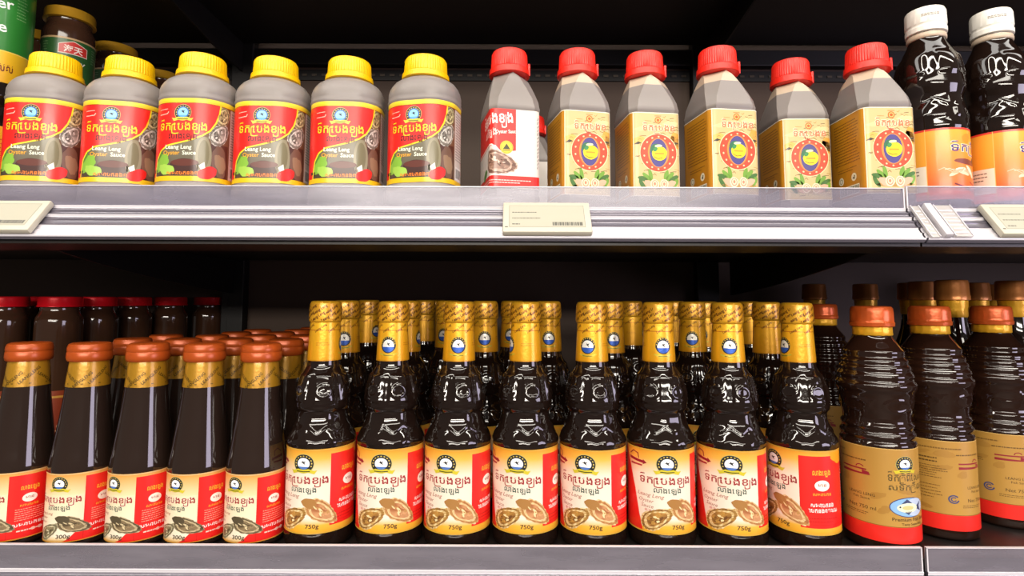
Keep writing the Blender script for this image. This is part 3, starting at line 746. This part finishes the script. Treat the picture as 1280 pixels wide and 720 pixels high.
def make_yjug():
    root = empty('sauce_jug'); w, d, rc = 76, 66, 27
    bm = bmesh.new()
    loft(bm, [(0, w - 8, d - 8, rc - 4), (2, w - 2, d - 2, rc), (7, w, d, rc), (20, w, d, rc), (21, w - 1.2, d - 1.2, rc), (110.5, w - 1.2, d - 1.2, rc), (111.5, w, d, rc), (113.5, w + .4, d + .4, rc), (116, w - 1.0, d - 1.0, rc), (117.5, w - .4, d - .4, rc), (123.5, w - .8, d - .8, rc),
              (127.5, w - 2, d - 2, rc + 1), (131.5, w - 5, d - 4, rc + 2), (135, w - 10, d - 8, 28), (137.5, w - 17, d - 13, 26), (139.5, 51, 47.5, 23.5), (141, 44, 44, 21.9), (150, 41, 41, 20.4)], 10)
    build('body', bm, 'hdpe', root, 45)
    jug_cap(root, 'yellow', 141.0, 23.6, 24.5, False)
    a = Art(); H = 86; u0, u1 = -52, 78
    a.rect(u0, u1, 0, H, '#6a4a34', 0)
    a.rect(u0, u1, 0, 5, '#e8b81c', 4); a.rect(u0, u1, H - 5, H, '#d9b21c', 4, '#efd53a'); a.rect(u0, u1, H - 5.6, H - 4.8, '#8a1a10', 4)
    # scene: greens, glass, bowl, shells
    a.rect(-40, 26, 4, 46, '#41372a', 1, '#77705a'); a.ell(-22, 18, 11, 8, '#7fae3c', 2, .5, 24, .25, 1); a.ell(-15, 12, 9, 5, '#9cc24e', 3, -.4, 24, .3, 2); a.ell(-26, 25, 7, 4, '#557f2c', 3, .9, 20, .2, 3)
    a.ell(4, 15, 15, 8.5, '#3a1712', 2, 0, 28, .06, 4); a.ell(4, 19, 14, 3.6, '#5a2418', 3); a.ell(22, 26, 7.5, 20, '#877e62', 2, 0, 28, .03, 5); a.ell(22, 28, 5, 15, '#6f6648', 3)
    a.rect(28, 46, 4, 40, '#4a2c20', 1); a.ell(37, 22, 8, 16, '#6d5040', 2, .1, 28, .15, 6); a.ell(38, 20, 5, 11, '#8f7258', 3, .2, 24, .25, 7)
    a.oyster(36, 50, 12, 8, R(60), '#7a7266', '#d6d0c6', '#a9a296', '#4c443a', 2, 5); a.oyster(39, 70, 10, 6.5, R(75), '#8a7f5a', '#d6cc9a', '#a8966a', '#4c3f26', 2, 6)
    a.rect(48, u1, 4, H - 5, '#cfc4ba', 3); a.lines(50, u1 - 3, 26, 78, 18, '#7c726a', 1.0, 4, 3); a.rect(50, 68, 6, 20, '#e6e0da', 4)
    for i in range(12): a.rect(51 + i * 1.35, 51.5 + i * 1.35 + (i % 3) * .25, 8, 18, '#33302e', 5)
    # red field with its curved lower edge
    edge = [(36, 80.5), (35, 72), (32, 62), (27, 53), (20, 47), (10, 42.5), (-2, 39.5), (-14, 36.5), (-22, 31), (-27, 23), (-29, 12), (-29.5, 4.8)]
    fld = [(u0, 4.8), (u0, 80.5)]
    a.poly(fld + edge, '#e0201a', 5)
    e2 = [Vector(p) for p in edge]; a.line([tuple(p) for p in e2], 1.5, '#e8cf2c', 6)
    a.crest(0, 70, 8.8, L=6, inner='#8cc8f2', sea='#5aa4e8', ribbon='#d9c93a', ring='#2a2a24'); a.ringp(0, 70.9, 6, 6, .7, '#2d6fc8', 10)
    a.line([(-26, 74), (-16, 74.6)], .7, '#f2b0a0', 6); a.line([(-26, 69), (-22, 69), (-16, 69.6), (-15, 71.5)], .9, '#f2b0a0', 6)
    a.khmer(OYSTER, 0, 52.5, 50, 7.6, '#efc71e', 6, outline='#8a1a10'); a.khmer(LINE2, 1, 43.5, 30, 5.4, '#5a0c0a', 6, off=.025)
    a.text('Leang Leng', -3, 33, 6, '#eef0dc', 7, off=.015, sx=1.0); a.text('Oyster', -10, 27, 6, '#e2a12c', 7, off=.015); a.text('Sauce', 8, 27, 6, '#eef0dc', 7, off=.015)
    a.ell(26, 9, 9, 6.5, '#d8201a', 5, .4, 24, .1, 8); a.poly([(18, 16), (23, 20), (24, 14), (20, 12)], '#e8e0d4', 6)
    a.khmer(BODYTX[:9], 2, 6.4, 32, 3.4, '#ef7f20', 7, off=.02); a.text('g', -27, 9, 6, '#22140e', 7, off=.02); a.rect(-33, -29.4, 9, 12, '#22140e', 7)
    bm = bmesh.new(); a.bake(bm, on_box(w - 1.2, d - 1.2, rc, 24.5), ustep=1.5, clip=(u0, u1, 0, H)); build('label', bm, 'film', root, 50, False)
    return root

GW, GD, GR = 55, 66, 7
def jug_body(root, fill):
    bm = bmesh.new(); w, d, rc = GW, GD, GR
    loft(bm, [(0, w - 6, d - 6, rc - 2), (2, w - 1, d - 1, rc), (6, w, d, rc), (14, w, d, rc), (15, w - 1, d - 1, rc), (105, w - 1, d - 1, rc), (106, w, d, rc + .3), (109, w + .8, d + .8, rc + .5), (111, w, d, rc + .8),
              (117.9, 54.0, 63, 8.5), (124.8, 51.0, 58.5, 10), (130.7, 48, 54.5, 11), (137.6, 44.4, 49.5, 12.5), (144.5, 40.4, 44.4, 14), (147.5, 38.4, 41.5, 15), (149.4, 37, 39, 16.5), (151.5, 36, 36.5, 17.5), (159.3, 35, 35, 17.4)], 1, split=fill)
    build('body', bm, ['hdpe', 'hdpe_pale'], root, 30)
    bm = bmesh.new(); tube(bm, bez([(0, 15, 147), (0, 29, 150), (0, 41, 142), (0, 43, 122), (0, 41, 95), (0, 31, 76)]), 7.5, 14, sx=1.1); build('handle', bm, 'hdpe_pale', root, 60)
    jug_cap(root, 'red', 152.0, 20.6, 28, True)
def make_gjug():
    root = empty('sauce_jug'); jug_body(root, 135)
    a = Art(); H = 88; e = 24.5; s0 = -88; u0, u1 = s0, 26
    a.rect(u0, -e, 0, H, '#c07e16', 0, '#c88818'); a.rect(-e, u1, 0, H, '#cbb37c', 0)
    a.rect(-e - .6, -e + .2, 0, H, '#f4ead0', 6)
    for v0, v1 in ((0, .8), (H - .8, H)): a.rect(u0, u1, v0, v1, '#f4ead0', 6)
    a.rect(u0, u0 + .8, 0, H, '#f4ead0', 6); a.rect(u1 - .8, u1, 0, H, '#f4ead0', 6)
    a.rect(-e + 1, u1 - 1.4, 1.6, 2.0, '#b98a3a', 5)
    rnd = random.Random(5)
    # drawn landscape of ochre slopes
    a.poly([(-e, 60), (-17, 63), (-9, 59), (2, 62), (10, 58), (17, 64), (26, 61), (26, 52), (10, 54), (-6, 52), (-e, 55)], '#dfae55', 1)
    a.poly([(12, 52), (18, 68), (26, 66), (26, 50)], '#d89a3c', 1); a.poly([(-e, 70), (-14, 74), (0, 71), (-6, 69), (-18, 68)], '#d9c08a', 1); a.poly([(6, 76), (14, 80), (25, 78), (22, 74)], '#dcc48e', 1)
    for i in range(70):
        x, y = rnd.uniform(-24, 22), rnd.uniform(4, 84); dx = rnd.uniform(2, 7)
        a.line([(x, y), (x + dx * .5, y + rnd.uniform(-1, 1.6)), (x + dx, y + rnd.uniform(-1, 1))], .6, rnd.choice(['#8a6426', '#6a4c20', '#b08a44']), 2)
    a.poly([(-e, 54), (-20, 57), (-16, 55.5), (-20, 54)], '#3c3424', 3); a.poly([(-2, 63), (4, 67), (5, 64.5), (1, 62)], '#4a3a22', 3); a.ell(21, 56, 3, 1.2, '#4a3a22', 3)
    a.ell(2, 80, 3.6, 3.6, '#c46a1c', 3); a.ell(2, 80, 2.5, 2.5, '#e9b86a', 4); a.ell(2, 80, 1.6, 1.6, '#b85a16', 5); a.rect(-1.6, 5.6, 84, 85, '#c88a4a', 3)
    a.khmer(OYSTER[:8], 3, 68.8, 36, 6, '#d9714e', 4, outline='#f6e6c4', off=.02)
    cx, cy = 2, 45.5
    a.ell(cx, cy, 20.5, 20.5, '#f2d9a6', 4, n=40); a.ell(cx, cy, 19.7, 19.7, '#e2482a', 5, n=40); a.ell(cx, cy, 11.6, 15.5, '#f08a3c', 6, n=36); a.ell(cx, cy, 9.6, 14.8, '#4a4382', 7, n=36)
    for i in range(14):
        t = 2 * PI * i / 14 + .2; a.ell(cx + 15.8 * math.cos(t), cy + 17 * math.sin(t), .9, 1.1, '#f4c69a', 6, n=10, rot=t)
    a.ell(cx - 3.5, cy + 4, 5, 6, '#2f6a4a', 8, -.5, 24, .15, 3); a.ell(cx + 1.2, cy - .8, 8.4, 7.2, '#f3d21a', 9, .1, 28, .05, 2); a.ell(cx, cy + 7.3, 4, 1.4, '#eef0b4', 9, .1); a.ell(cx - 3.4, cy + 3.6, 2.8, 2.0, '#3c8a4a', 10, .7)
    a.line([(cx - 5, cy - 4), (cx - 1, cy - 6), (cx + 4, cy - 5.4)], .7, '#6a5a14', 10); a.rect(cx - 4, cx + 6, cy - 1.6, cy + .2, '#d89a1c', 10)
    for x, y, r_, q in ((-11, 16, .9, 1), (-7, 18, .2, 1), (-15, 14, 1.2, 0), (14, 17, -.8, 1), (18, 15, -1.1, 0), (10, 18, -.2, 1), (20, 10, -.5, 1), (-16, 8, .6, 0)): a.ell(x, y + 4, 6, 2.4, '#6e9a32' if q else '#3f6a28', 4, r_ + PI / 2, 18, .15, int(x))
    a.ell(3, 9.4, 19, 2.2, '#b08a4a', 4); a.ell(-7, 12, 7.5, 3.8, '#dca88a', 5, -.5, 20, .15, 2); a.ell(13, 12, 7.5, 3.8, '#dca88a', 5, .5, 20, .15, 3)
    for sx in (-2.6, 7.6): a.ell(sx, 12.6, 4.5, 5.4, '#f2dcb8', 6, 0, 24, .08, int(sx * 3)); a.ell(sx, 12.8, 3.4, 4.1, '#c98d70', 7); a.ell(sx, 13, 2.5, 3.1, '#f0d2ae', 8); a.ell(sx, 13, 1.3, 1.7, '#c08264', 9)
    # back-of-pack text on the ochre side
    a.lines(-76, -31, 36, 82, 15, '#7a4a10', .9, 2, 6, .15); a.ell(-66, 20, 4.6, 4.2, '#eadfc4', 2); a.ell(-43, 21, 4.6, 4.2, '#eadfc4', 2); a.ringp(-66, 20, 3, 2.8, .8, '#9a8a5a', 3, 16); a.poly([(-45.5, 20), (-41, 22.6), (-43, 23), (-42, 18.6)], '#3a3424', 3)
    a.lines(-72, -34, 28, 33, 2, '#7a4a10', .8, 2, 7); a.rect(-70, -34, 3, 13, '#efe6d0', 2)
    u = -68.5; k = 0
    while u < -36: wd = (.5, 1.0, .7, 1.4)[k % 4]; a.rect(u, u + wd, 4, 12, '#2a2620', 3); u += wd + (.6, .9, .5)[k % 3]; k += 1
    bm = bmesh.new(); a.bake(bm, lambda u, v, z: on_box(GW - 1, GD - 1, GR - .3, 14)(u, v * 1.02, z), ustep=1.5, clip=(u0, u1, 0, H)); build('label', bm, 'label', root, 50, False)
    return root
def make_wjug():
    root = empty('sauce_jug'); jug_body(root, 200)
    a = Art(); H = 84; u0, u1 = -88, 27
    a.rect(u0, u1, 0, H, '#d9d0c8', 0); a.poly([(u0, 40), (-22, 45), (-16, 38), (0, 40), (0, H), (u0, H)], '#da241e', 1); a.rect(u0, u1, 1, 13, '#d8221c', 1)
    a.line([(u0, 42), (-26, 46), (-16, 38)], 1.4, '#f0e4d8', 2)
    a.khmer(OYSTER, -28, 68, 52, 10, '#f4ece4', 2, off=.02, rot=R(4)); a.khmer(LINE2, -34, 55, 28, 7, '#f0c8c0', 2, rot=R(3)); a.text('Oyster Sauce', -10, 58, 5.5, '#f4ece4', 2, rot=R(4), off=.015, sx=.8)
    a.ell(-10, 43, 7, 7, '#e8c832', 3); a.ringp(-10, 43, 6.4, 6.4, .6, '#b8901c', 4, 20); a.poly([(-14, 41), (-10, 47), (-6, 41)], '#3a3a1c', 4); a.rect(-14, -6, 39.4, 40.4, '#6a5a1c', 4)
    a.oyster(-20, 27, 19, 11.5, R(-12), '#8a6250', '#d8bca8', '#a5806c', '#5c3c30', 2, 4); a.ell(-50, 17, 9, 5, '#4a7a34', 2, .4, 20, .2, 3)
    a.lines(-60, 22, 4.5, 9.5, 2, '#f0c4bc', 1.0, 2, 3)
    for i in range(14): a.line([(23.5, 22 + i * 4), (24.2 + (i % 3) * .7, 24.6 + i * 4)], .8, '#5c544e', 2)
    bm = bmesh.new(); a.bake(bm, on_box(GW - 1, GD - 1, GR - .3, 21), ustep=1.5, clip=(u0, u1, 0, H)); build('label', bm, 'film', root, 50, False)
    return root

# ------------------------------------------------------------------ white-capped wavy bottle
def make_white():
    root = empty('shrimp_sauce_bottle')
    P = [(0, 29), (1, 32), (4, 33.8), (9, 34), (11, 33.6), (86, 33.6), (88, 34.2), (94, 34), (102, 32.6), (110, 30.6), (118, 29.8), (124, 31.2), (130, 33), (138, 33.4), (148, 31.8), (160, 28.6), (170, 25), (177, 21.6), (182, 18.4), (186, 17.2), (197, 16.8)]
    P = [(h if h < 100 else h + 5, r * (.96 if h < 180 else 1)) for h, r in P]
    def emb(a, h):
        s_ = sstep(90, 100, h) * (1 - sstep(168, 178, h))
        q = abs(((a * 6 / (2 * PI) + .2) % 1) - .5) * 2
        p = 1.7 * sstep(144, 149, h) * (1 - sstep(170, 176, h)) * (1 - sstep(.5, .75, q))
        q2 = abs(((a * 6 / (2 * PI) + .7) % 1) - .5) * 2
        p += 1.3 * sstep(96, 101, h) * (1 - sstep(116 - 10 * q2, 122 - 10 * q2, h)) * (1 - sstep(.6, .9, q2))
        return s_ * (p + .7 * math.sin(h * .16 + 1.2 * math.sin(a * 3)))
    bm = bmesh.new(); lathe(bm, densify(P, 1.4), 110, disp=emb); build('body', bm, 'glass', root, 60)
    bm = bmesh.new(); lathe(bm, [(198, 17.4), (199, 19.2), (204, 19.4), (205, 18.6), (207, 18.6), (208, 19.4), (223, 19.0), (225.5, 18), (226.5, 14)], 64, disp=lambda a, h: .12 * math.sin(a * 44))
    cap = build('cap', bm, 'white', root, 40)
    a = Art(); a.lines(-9, 9, 0, 3.4, 2, '#8a8278', 1.0, 0, 3, .2); bm = bmesh.new(); a.bake(bm, on_cyl(19.3, 214), ustep=1.5); build('date_print', bm, 'label', cap, 0, False)
    bm = bmesh.new(); lathe(bm, [(191, 17.4), (192, 18.4), (194.5, 18.6), (197, 18.0)], 48); build('neck_ring', bm, 'hdpe_pale', root, 50)
    a = Art(); H = 75; u0, u1 = -66, 84; e = -16
    a.rect(u0, u1, 0, 30, '#ea4426', 0, '#ef7a2a'); a.rect(u0, u1, 30, H, '#ef7a2a', 0, '#f2a52c'); a.rect(u0, u1, H - 2, H, '#e2382a', 3)
    a.rect(u0, e, 10, H - 2, '#ee9a30', 1, '#f0a838'); a.rect(u0, e, 9, 36, '#eadcc8', 2); a.rect(u0, e, 0, 9, '#ee5a34', 1); a.rect(e, e + .6, 0, H, '#f6c46a', 3)
    a.lines(u0 + 24, e - 5, 22, 33, 3, '#7a6a5c', 1.2, 3, 4); a.lines(u0 + 4, u0 + 20, 14, 34, 5, '#7a6a5c', 1, 3, 6)
    a.khmer(FISH, 22, 50, 34, 7.6, '#3c3278', 3, outline='#f4dcb0'); a.ell(24, 64, 6, 5, '#d88a24', 2, 0, 20, .2, 2)
    a.ell(24, 39, 15, 3.2, '#7a3a2a', 3, -.1, 24, .1, 3); a.ell(36, 41, 4, 3, '#55261e', 4)
    for i in range(7):
        x = 8 + i * 3.6; a.ell(x, 27 + (i % 3) * 2, 6, 1.9, ('#f0c8a4', '#e6a680', '#f6dcc0')[i % 3], 4 + i % 2, .5 - .25 * i, 20, .2, i)
        a.line([(x, 27), (x - 9 + i, 33 - i), (x - 14 + 2 * i, 31)], .5, '#f2cdb0', 3)
    a.line([(8, 16), (22, 11), (34, 7)], 1.6, '#6a1a18', 4); a.line([(26, 18), (36, 14), (40, 6)], 1.2, '#8a2a20', 4)
    bm = bmesh.new(); a.bake(bm, on_cyl(32.3, 10.5), clip=(u0, u1, 0, H)); build('label', bm, 'label', root, 50, False)
    return root

def make_green():
    root = empty('seasoning_bottle')
    P = [(0, 31), (2, 34), (6, 35.3), (120, 35.3), (128, 33), (140, 32.6), (150, 34.6), (156, 35.5), (312, 35.5), (322, 33), (334, 24), (342, 18), (352, 17)]
    bm = bmesh.new(); lathe(bm, densify(P, 4), 72); build('body', bm, 'glass', root, 60)
    bm = bmesh.new(); lathe(bm, [(343, 19), (344, 20), (362, 19.5), (364, 17)], 48); build('cap', bm, 'yellow', root, 40)
    a = Art(); W = PI * 35.5 * .96; a.rect(-W, W, 0, 40, '#e0a516', 0, '#e8b824'); a.rect(-W, W, 40, 145, '#2a7a2c', 0, '#2f8430'); a.rect(-W, W, 39.2, 40.4, '#f0d060', 1)
    for x in (-60, 22): a.khmer(SPECIAL + ['ស'], x, 14, 34, 10, '#6a1c14', 2, off=.02)
    for x in (-58, 8): a.text('Sauce', x, 62, 19, '#eef2ea', 2, off=.012, rot=R(6)); a.text('Oyster', x, 92, 19, '#eef2ea', 2, off=.012, rot=R(6)); a.lines(x + 30, x + 44, 84, 120, 9, '#7fae70', 1, 2, 3)
    bm = bmesh.new(); a.bake(bm, on_cyl(35.5, 171), clip=(-W, W, 0, 140)); build('label', bm, 'label', root, 50, False)
    a = Art(); a.rect(-W, W, 0, 104, '#e88a14', 0, '#eda21c'); a.lines(-W, W, 10, 90, 16, '#c8341c', 1.2, 1, 4)
    bm = bmesh.new(); a.bake(bm, on_cyl(35.5, 12), clip=(-W, W, 0, 104)); build('lower_label', bm, 'label', root, 50, False)
    return root
def make_jar(kind):
    """screw-lid jar; 'mustard' has a green wrap label, 'red' is plain dark glass"""
    g = kind == 'mustard'; root = empty('sauce_jar'); H = 153 if g else 254; r = 31 if g else 27.5
    P = [(0, r - 4), (1.5, r - 1), (5, r), (H - 38, r), (H - 30, r - .8), (H - 24, r - 4), (H - 20, r - 5.2), (H - 14, r - 5.2), (H - 12, r - 4), (H - 4, r - 4)]
    bm = bmesh.new(); lathe(bm, densify(P, 3), 56); build('glass', bm, 'jar_glass', root, 60)
    bm = bmesh.new(); lr = r - 1 if g else r - 1.6
    lathe(bm, [(H - 15, lr - .4), (H - 14.4, lr + .5), (H - 13, lr + .3), (H - 12, lr - .3), (H - 3, lr - .4), (H - .8, lr - 1), (H, lr - 2.2), (H - .6, lr - 4)], 64, disp=lambda a, h: .1 * math.sin(a * 60)); build('lid', bm, 'yellow_lid' if g else 'red_lid', root, 40)
    a = Art(); W = PI * r * .97
    if g:
        a.rect(-W, W, 0, 94, '#2c5a2a', 0); a.rect(-W, W, 91.5, 94, '#b8986a', 1)
        for x in (-46, 16):
            a.poly([(x - 17, 71), (x - 17, 84), (x, 90), (x + 17, 84), (x + 17, 71)], '#e8d8c8', 1); a.poly([(x - 16, 72), (x - 16, 83.5), (x, 89), (x + 16, 83.5), (x + 16, 72)], '#c8342c', 2)
            a.text('海天', x, 74, 11, '#f2e4d8', 3, off=.02); a.text('day', x + 4, 56, 14, '#d8d8c8', 2, shear=.25, off=.015); a.text('oy', x - 22, 56, 14, '#d8d8c8', 2, shear=.25, off=.015)
            a.lines(x + 24, x + 33, 66, 88, 6, '#7a9a6a', 1, 2, 3); a.ell(x, 30, 20, 14, '#8a5a34', 1, 0, 24, .1, 3)
        bm = bmesh.new(); a.bake(bm, on_cyl(r, 14), clip=(-W, W, 0, 94))
    else:
        a.rect(-W, W, 0, 110, '#7a2018', 0, '#8a3a20'); a.rect(-W, W, 100, 103, '#c08a3a', 1); a.khmer(SPECIAL, 0, 54, 34, 9, '#d8b890', 1)
        bm = bmesh.new(); a.bake(bm, on_cyl(r, 12), clip=(-W, W, 0, 110))
    build('label', bm, 'label', root, 50, False)
    return root

# ------------------------------------------------------------------ setting everything out
def D(y):      # depth on the shelf, closed up towards the back
    return y - .152 if y < .83 else .678 + (y - .83) * .77
_first = {}
def put(key, maker, x, y, z, rz, label, cat, group):
    if key not in _first: o = maker(); _first[key] = o
    else: o = copy_tree(_first[key])
    o.scale = (1, 1, {'750': .958, '300': .951, 'fish': .956, 'tall': .96, 'rjar': .958}.get(key, 1)); o.location = (x, y, z + .0004); o.rotation_euler = (0, 0, rz); tag(o, label, cat, group); return o
def turn(o, part, a):
    for ch in o.children:
        if ch.name.split('.')[0] == part: ch.rotation_euler = (0, 0, a)
ORD = ['first', 'second', 'third', 'fourth', 'fifth', 'sixth', 'seventh', 'eighth']

# 750 g bottles, front row: photo column, turn of the label, turn of the neck foil
front = [(401, -11, 105), (488, -4, -6), (572, -15, 2), (656.5, -15.7, -75), (741, -21, -24), (826, -3.6, 2), (914, -20, -14), (1003, -77, -80)]
desc = ['leftmost, next to the small orange-capped bottles', 'second from the left, crest on the neck', 'third from the left, crest in the middle of its neck', 'fourth from the left, plain gold neck', 'fifth from the left',
        'sixth from the left, maroon banner of the label in view', 'seventh from the left, label facing out fully', 'rightmost, red side panel of the label turned out']
for i, (px, a, na) in enumerate(front):
    y = .7455 + (.0012 if i % 2 else 0)
    o = put('750', make_750, atx(px, D(y), ZL + .06), D(y), ZL, R(a), 'front-row gold-necked oyster sauce bottle, ' + desc[i], 'sauce bottle', 'gold-necked oyster sauce bottles')
    turn(o, 'neck_foil', R(na - a)); turn(o, 'crown_cap', R(30 * i))
fn_ = ['first', 'second', 'third', 'fourth', 'fifth', 'sixth', 'seventh', 'eighth']
back = [(433, .83, 10, 'just right of the first front-row neck'), (461, 1.02, 60, 'far back, left of the second front-row neck'), (509, .845, 80, 'just right of the second front-row neck'), (531, 1.06, 150, 'deep between second and third front-row necks'),
        (546, 1.16, 200, 'deepest, left of the third front-row neck'), (560, .925, -15, 'close left of the third front-row neck'), (606, .85, 3, 'with crest, right of the third front-row neck'), (641, .935, -12, 'peeping out left of the fourth front-row neck'),
        (685, .86, 0, 'with crest, right of the fourth front-row neck'), (763, .84, 4, 'with crest, right of the fifth front-row neck'), (789, .985, 80, 'dim, left of the sixth front-row neck'), (843, 1.05, 100, 'dim, right of the sixth front-row neck'),
        (865, .865, -20, 'left of the seventh front-row neck'), (882, .955, -40, 'half hidden by the seventh front-row neck'), (936, 1.02, 70, 'deep between seventh and eighth front-row necks'), (958, .84, 130, 'bright, just left of the eighth front-row neck')]
for i, (px, y, na, d) in enumerate(back):
    y = D(y); o = put('750', make_750, atx(px, y, ZC - .02), y, ZL, R(random.uniform(-25, 25)), 'gold-necked oyster sauce bottle behind, ' + d, 'sauce bottle', 'gold-necked oyster sauce bottles')
    turn(o, 'neck_foil', R(na) - o.rotation_euler.z); turn(o, 'crown_cap', R(50 * i))

# 300 g bottles
f3 = [(26, -21), (103, -1.5), (177, -20), (249, -16), (321, -19)]
for i, (px, a) in enumerate(f3):
    y = .590
    put('300', make_300, atx(px, y, ZL + .06), y, ZL, R(a), 'small orange-capped 300g sauce bottle in the front row, ' + ['leftmost', 'second from left', 'third from left', 'fourth from left', 'rightmost, beside the gold-necked bottles'][i], 'sauce bottle', 'orange-capped small sauce bottles')
cols = [atx(px, .590, ZL + .06) for px, _ in f3]
for c in (1, 2, 3, 4):
    for r_ in range(1, 7):
        y = .590 + .0625 * r_ + (.003 if c % 2 else 0); x = cols[c] + random.uniform(-.001, .001) + .0
        if c == 1 and r_ > 2: continue
        if c == 2 and r_ > 4: continue
        if c == 4 and r_ > 3: continue
        put('300', make_300, x, y, ZL, R(random.uniform(-40, 40)), 'small orange-capped sauce bottle, %s in the file led by the %s front one' % (['', 'second', 'third', 'fourth', 'fifth', 'sixth', 'seventh', 'eighth'][r_], ['', 'second', 'third', 'fourth', 'rightmost'][c]), 'sauce bottle', 'orange-capped small sauce bottles')

# fish sauce, lower right
for px, y, a, d in ((1099, .742, 4, 'leftmost of the front three, crest and fish oval'), (1172, .772, 93, 'middle of the front three, back text showing'), (1250, .80, 51, 'rightmost of the front three, cut by the picture edge')):
    put('fish', make_fish, atx(px, D(y), ZL + .06), D(y), ZL, R(a), 'copper-capped gold-labelled fish sauce bottle, ' + d, 'sauce bottle', 'copper-capped fish sauce bottles')
put('fish', make_fish, atx(1027, D(1.0), ZC), D(1.0), ZL, R(40), 'copper-capped ribbed fish sauce bottle deep behind the last gold-necked bottle', 'sauce bottle', 'copper-capped fish sauce bottles')
for px, y, d in ((1190, .885, 'nearest, above the middle fish sauce bottle'), (1266, .915, 'at the right edge behind the rightmost fish sauce bottle'), (1154, .97, 'left behind the nearest dark one'), (1140, 1.05, 'deep behind, right of the leftmost fish sauce cap'),
                (1082, 1.15, 'dark against the panel above the leftmost fish sauce cap'), (1018, 1.17, 'farthest left, above the last gold neck'), (1219, 1.03, 'dim, right of the nearest dark one'), (1241, 1.15, 'deepest, left of the one at the right edge')):
    put('tall', make_tall, atx(px, D(y), ZC), D(y), ZL, R(random.uniform(0, 360)), 'tall brown-capped dark bottle, ' + d, 'sauce bottle', 'tall dark bottles at the back right')

# tall red-lidded jars behind the small bottles
for i, (px, y) in enumerate(((8, .965), (37, 1.065), (76, .972), (121, 1.05), (167, 1.14), (213, 1.205), (262, 1.29))):
    y = D(y); x = atx(px, y, ZC - .01)
    nm = ['at the left picture edge', 'dim, behind the first two', 'brightest, third from left', 'fourth from left', 'fifth from left', 'sixth from left, dim', 'farthest right and smallest'][i]
    put('rjar', lambda: make_jar('red'), x, y, ZL, R(20 * i), 'tall dark glass jar with red lid behind the small bottles, ' + nm, 'jar', 'red-lidded jars')

# yellow-capped jugs
for i, (px, y, a) in enumerate(((64, .745, 8), (158, .752, 10), (250, .744, 0), (342, .752, 2), (435, .752, 2), (531, .746, -12))):
    put('yjug', make_yjug, atx(px, D(y), ZU + .08), D(y), ZU, R(a), 'grey yellow-capped sauce jug with red label, ' + ['leftmost of six', 'second of six from the left', 'third of six from the left', 'fourth of six from the left', 'fifth of six from the left', 'rightmost, next to the red-capped jugs'][i], 'sauce jug', 'yellow-capped sauce jugs')
# red-capped jugs: column of the front middle, depth of the middle
def jug_at(px, y, a):
    x = atx(px, y - .033, ZU + .06) - math.sin(R(a)) * .033
    return x
put('wjug', make_wjug, jug_at(645, D(.759), 13), D(.759), ZU, R(13), 'grey red-capped sauce jug with white and red label, beside the yellow-capped jugs', 'sauce jug', 'red-capped sauce jugs')
for i, (px, y, a) in enumerate(((735, .759, 12), (821, .764, 6), (920, .752, 8), (1010, .782, -2), (1114, .744, -1))):
    put('gjug', make_gjug, jug_at(px, D(y), a), D(y), ZU, R(a), 'red-capped sauce jug with cream and ochre fruit label, ' + ['leftmost of five', 'second of five from the left', 'middle one of five', 'fourth, set back a little', 'rightmost and nearest, beside the white-capped bottles'][i], 'sauce jug', 'red-capped sauce jugs')
put('wjug', None, atx(664, D(1.03), ZU + .15), D(1.03), ZU, R(5), 'red-capped sauce jug hidden deep behind the white-labelled jug', 'sauce jug', 'red-capped sauce jugs')

# white-capped bottles
for i, (px, y, a) in enumerate(((1167, .752, -20), (1251, .756, -22))):
    put('white', make_white, atx(px, D(y), ZU + .05), D(y), ZU, R(a), 'white-capped wavy dark bottle with orange label, ' + ['left of the pair, next to the jugs', 'right of the pair, at the picture edge'][i], 'sauce bottle', 'white-capped bottles')

# top left corner
put('green', make_green, atx(-6, D(.85), ZC + .3), D(.85), ZU, R(10), 'tall bottle with green and yellow label cut by the left edge', 'sauce bottle', None)
for px, y, d in ((88, .945, 'nearest, red badge on its green label'), (145, 1.085, 'second, above the second yellow cap'), (47, 1.03, 'half hidden left of the nearest one'), (202, 1.225, 'smallest, deep behind the third yellow cap'), (118, 1.19, 'dim, between the nearest and the second')):
    y = D(y); x = atx(px, y, ZC + .39)
    put('mjar', lambda: make_jar('mustard'), x, y, ZU, R(25), 'jar under the stacked green-labelled jar that is ' + d, 'jar', 'green-labelled jars')
    put('mjar', None, x, y, ZU + .1534, R(-6 if px == 83 else 20), 'green-labelled jar with mustard lid, top of its stack, ' + d, 'jar', 'green-labelled jars')
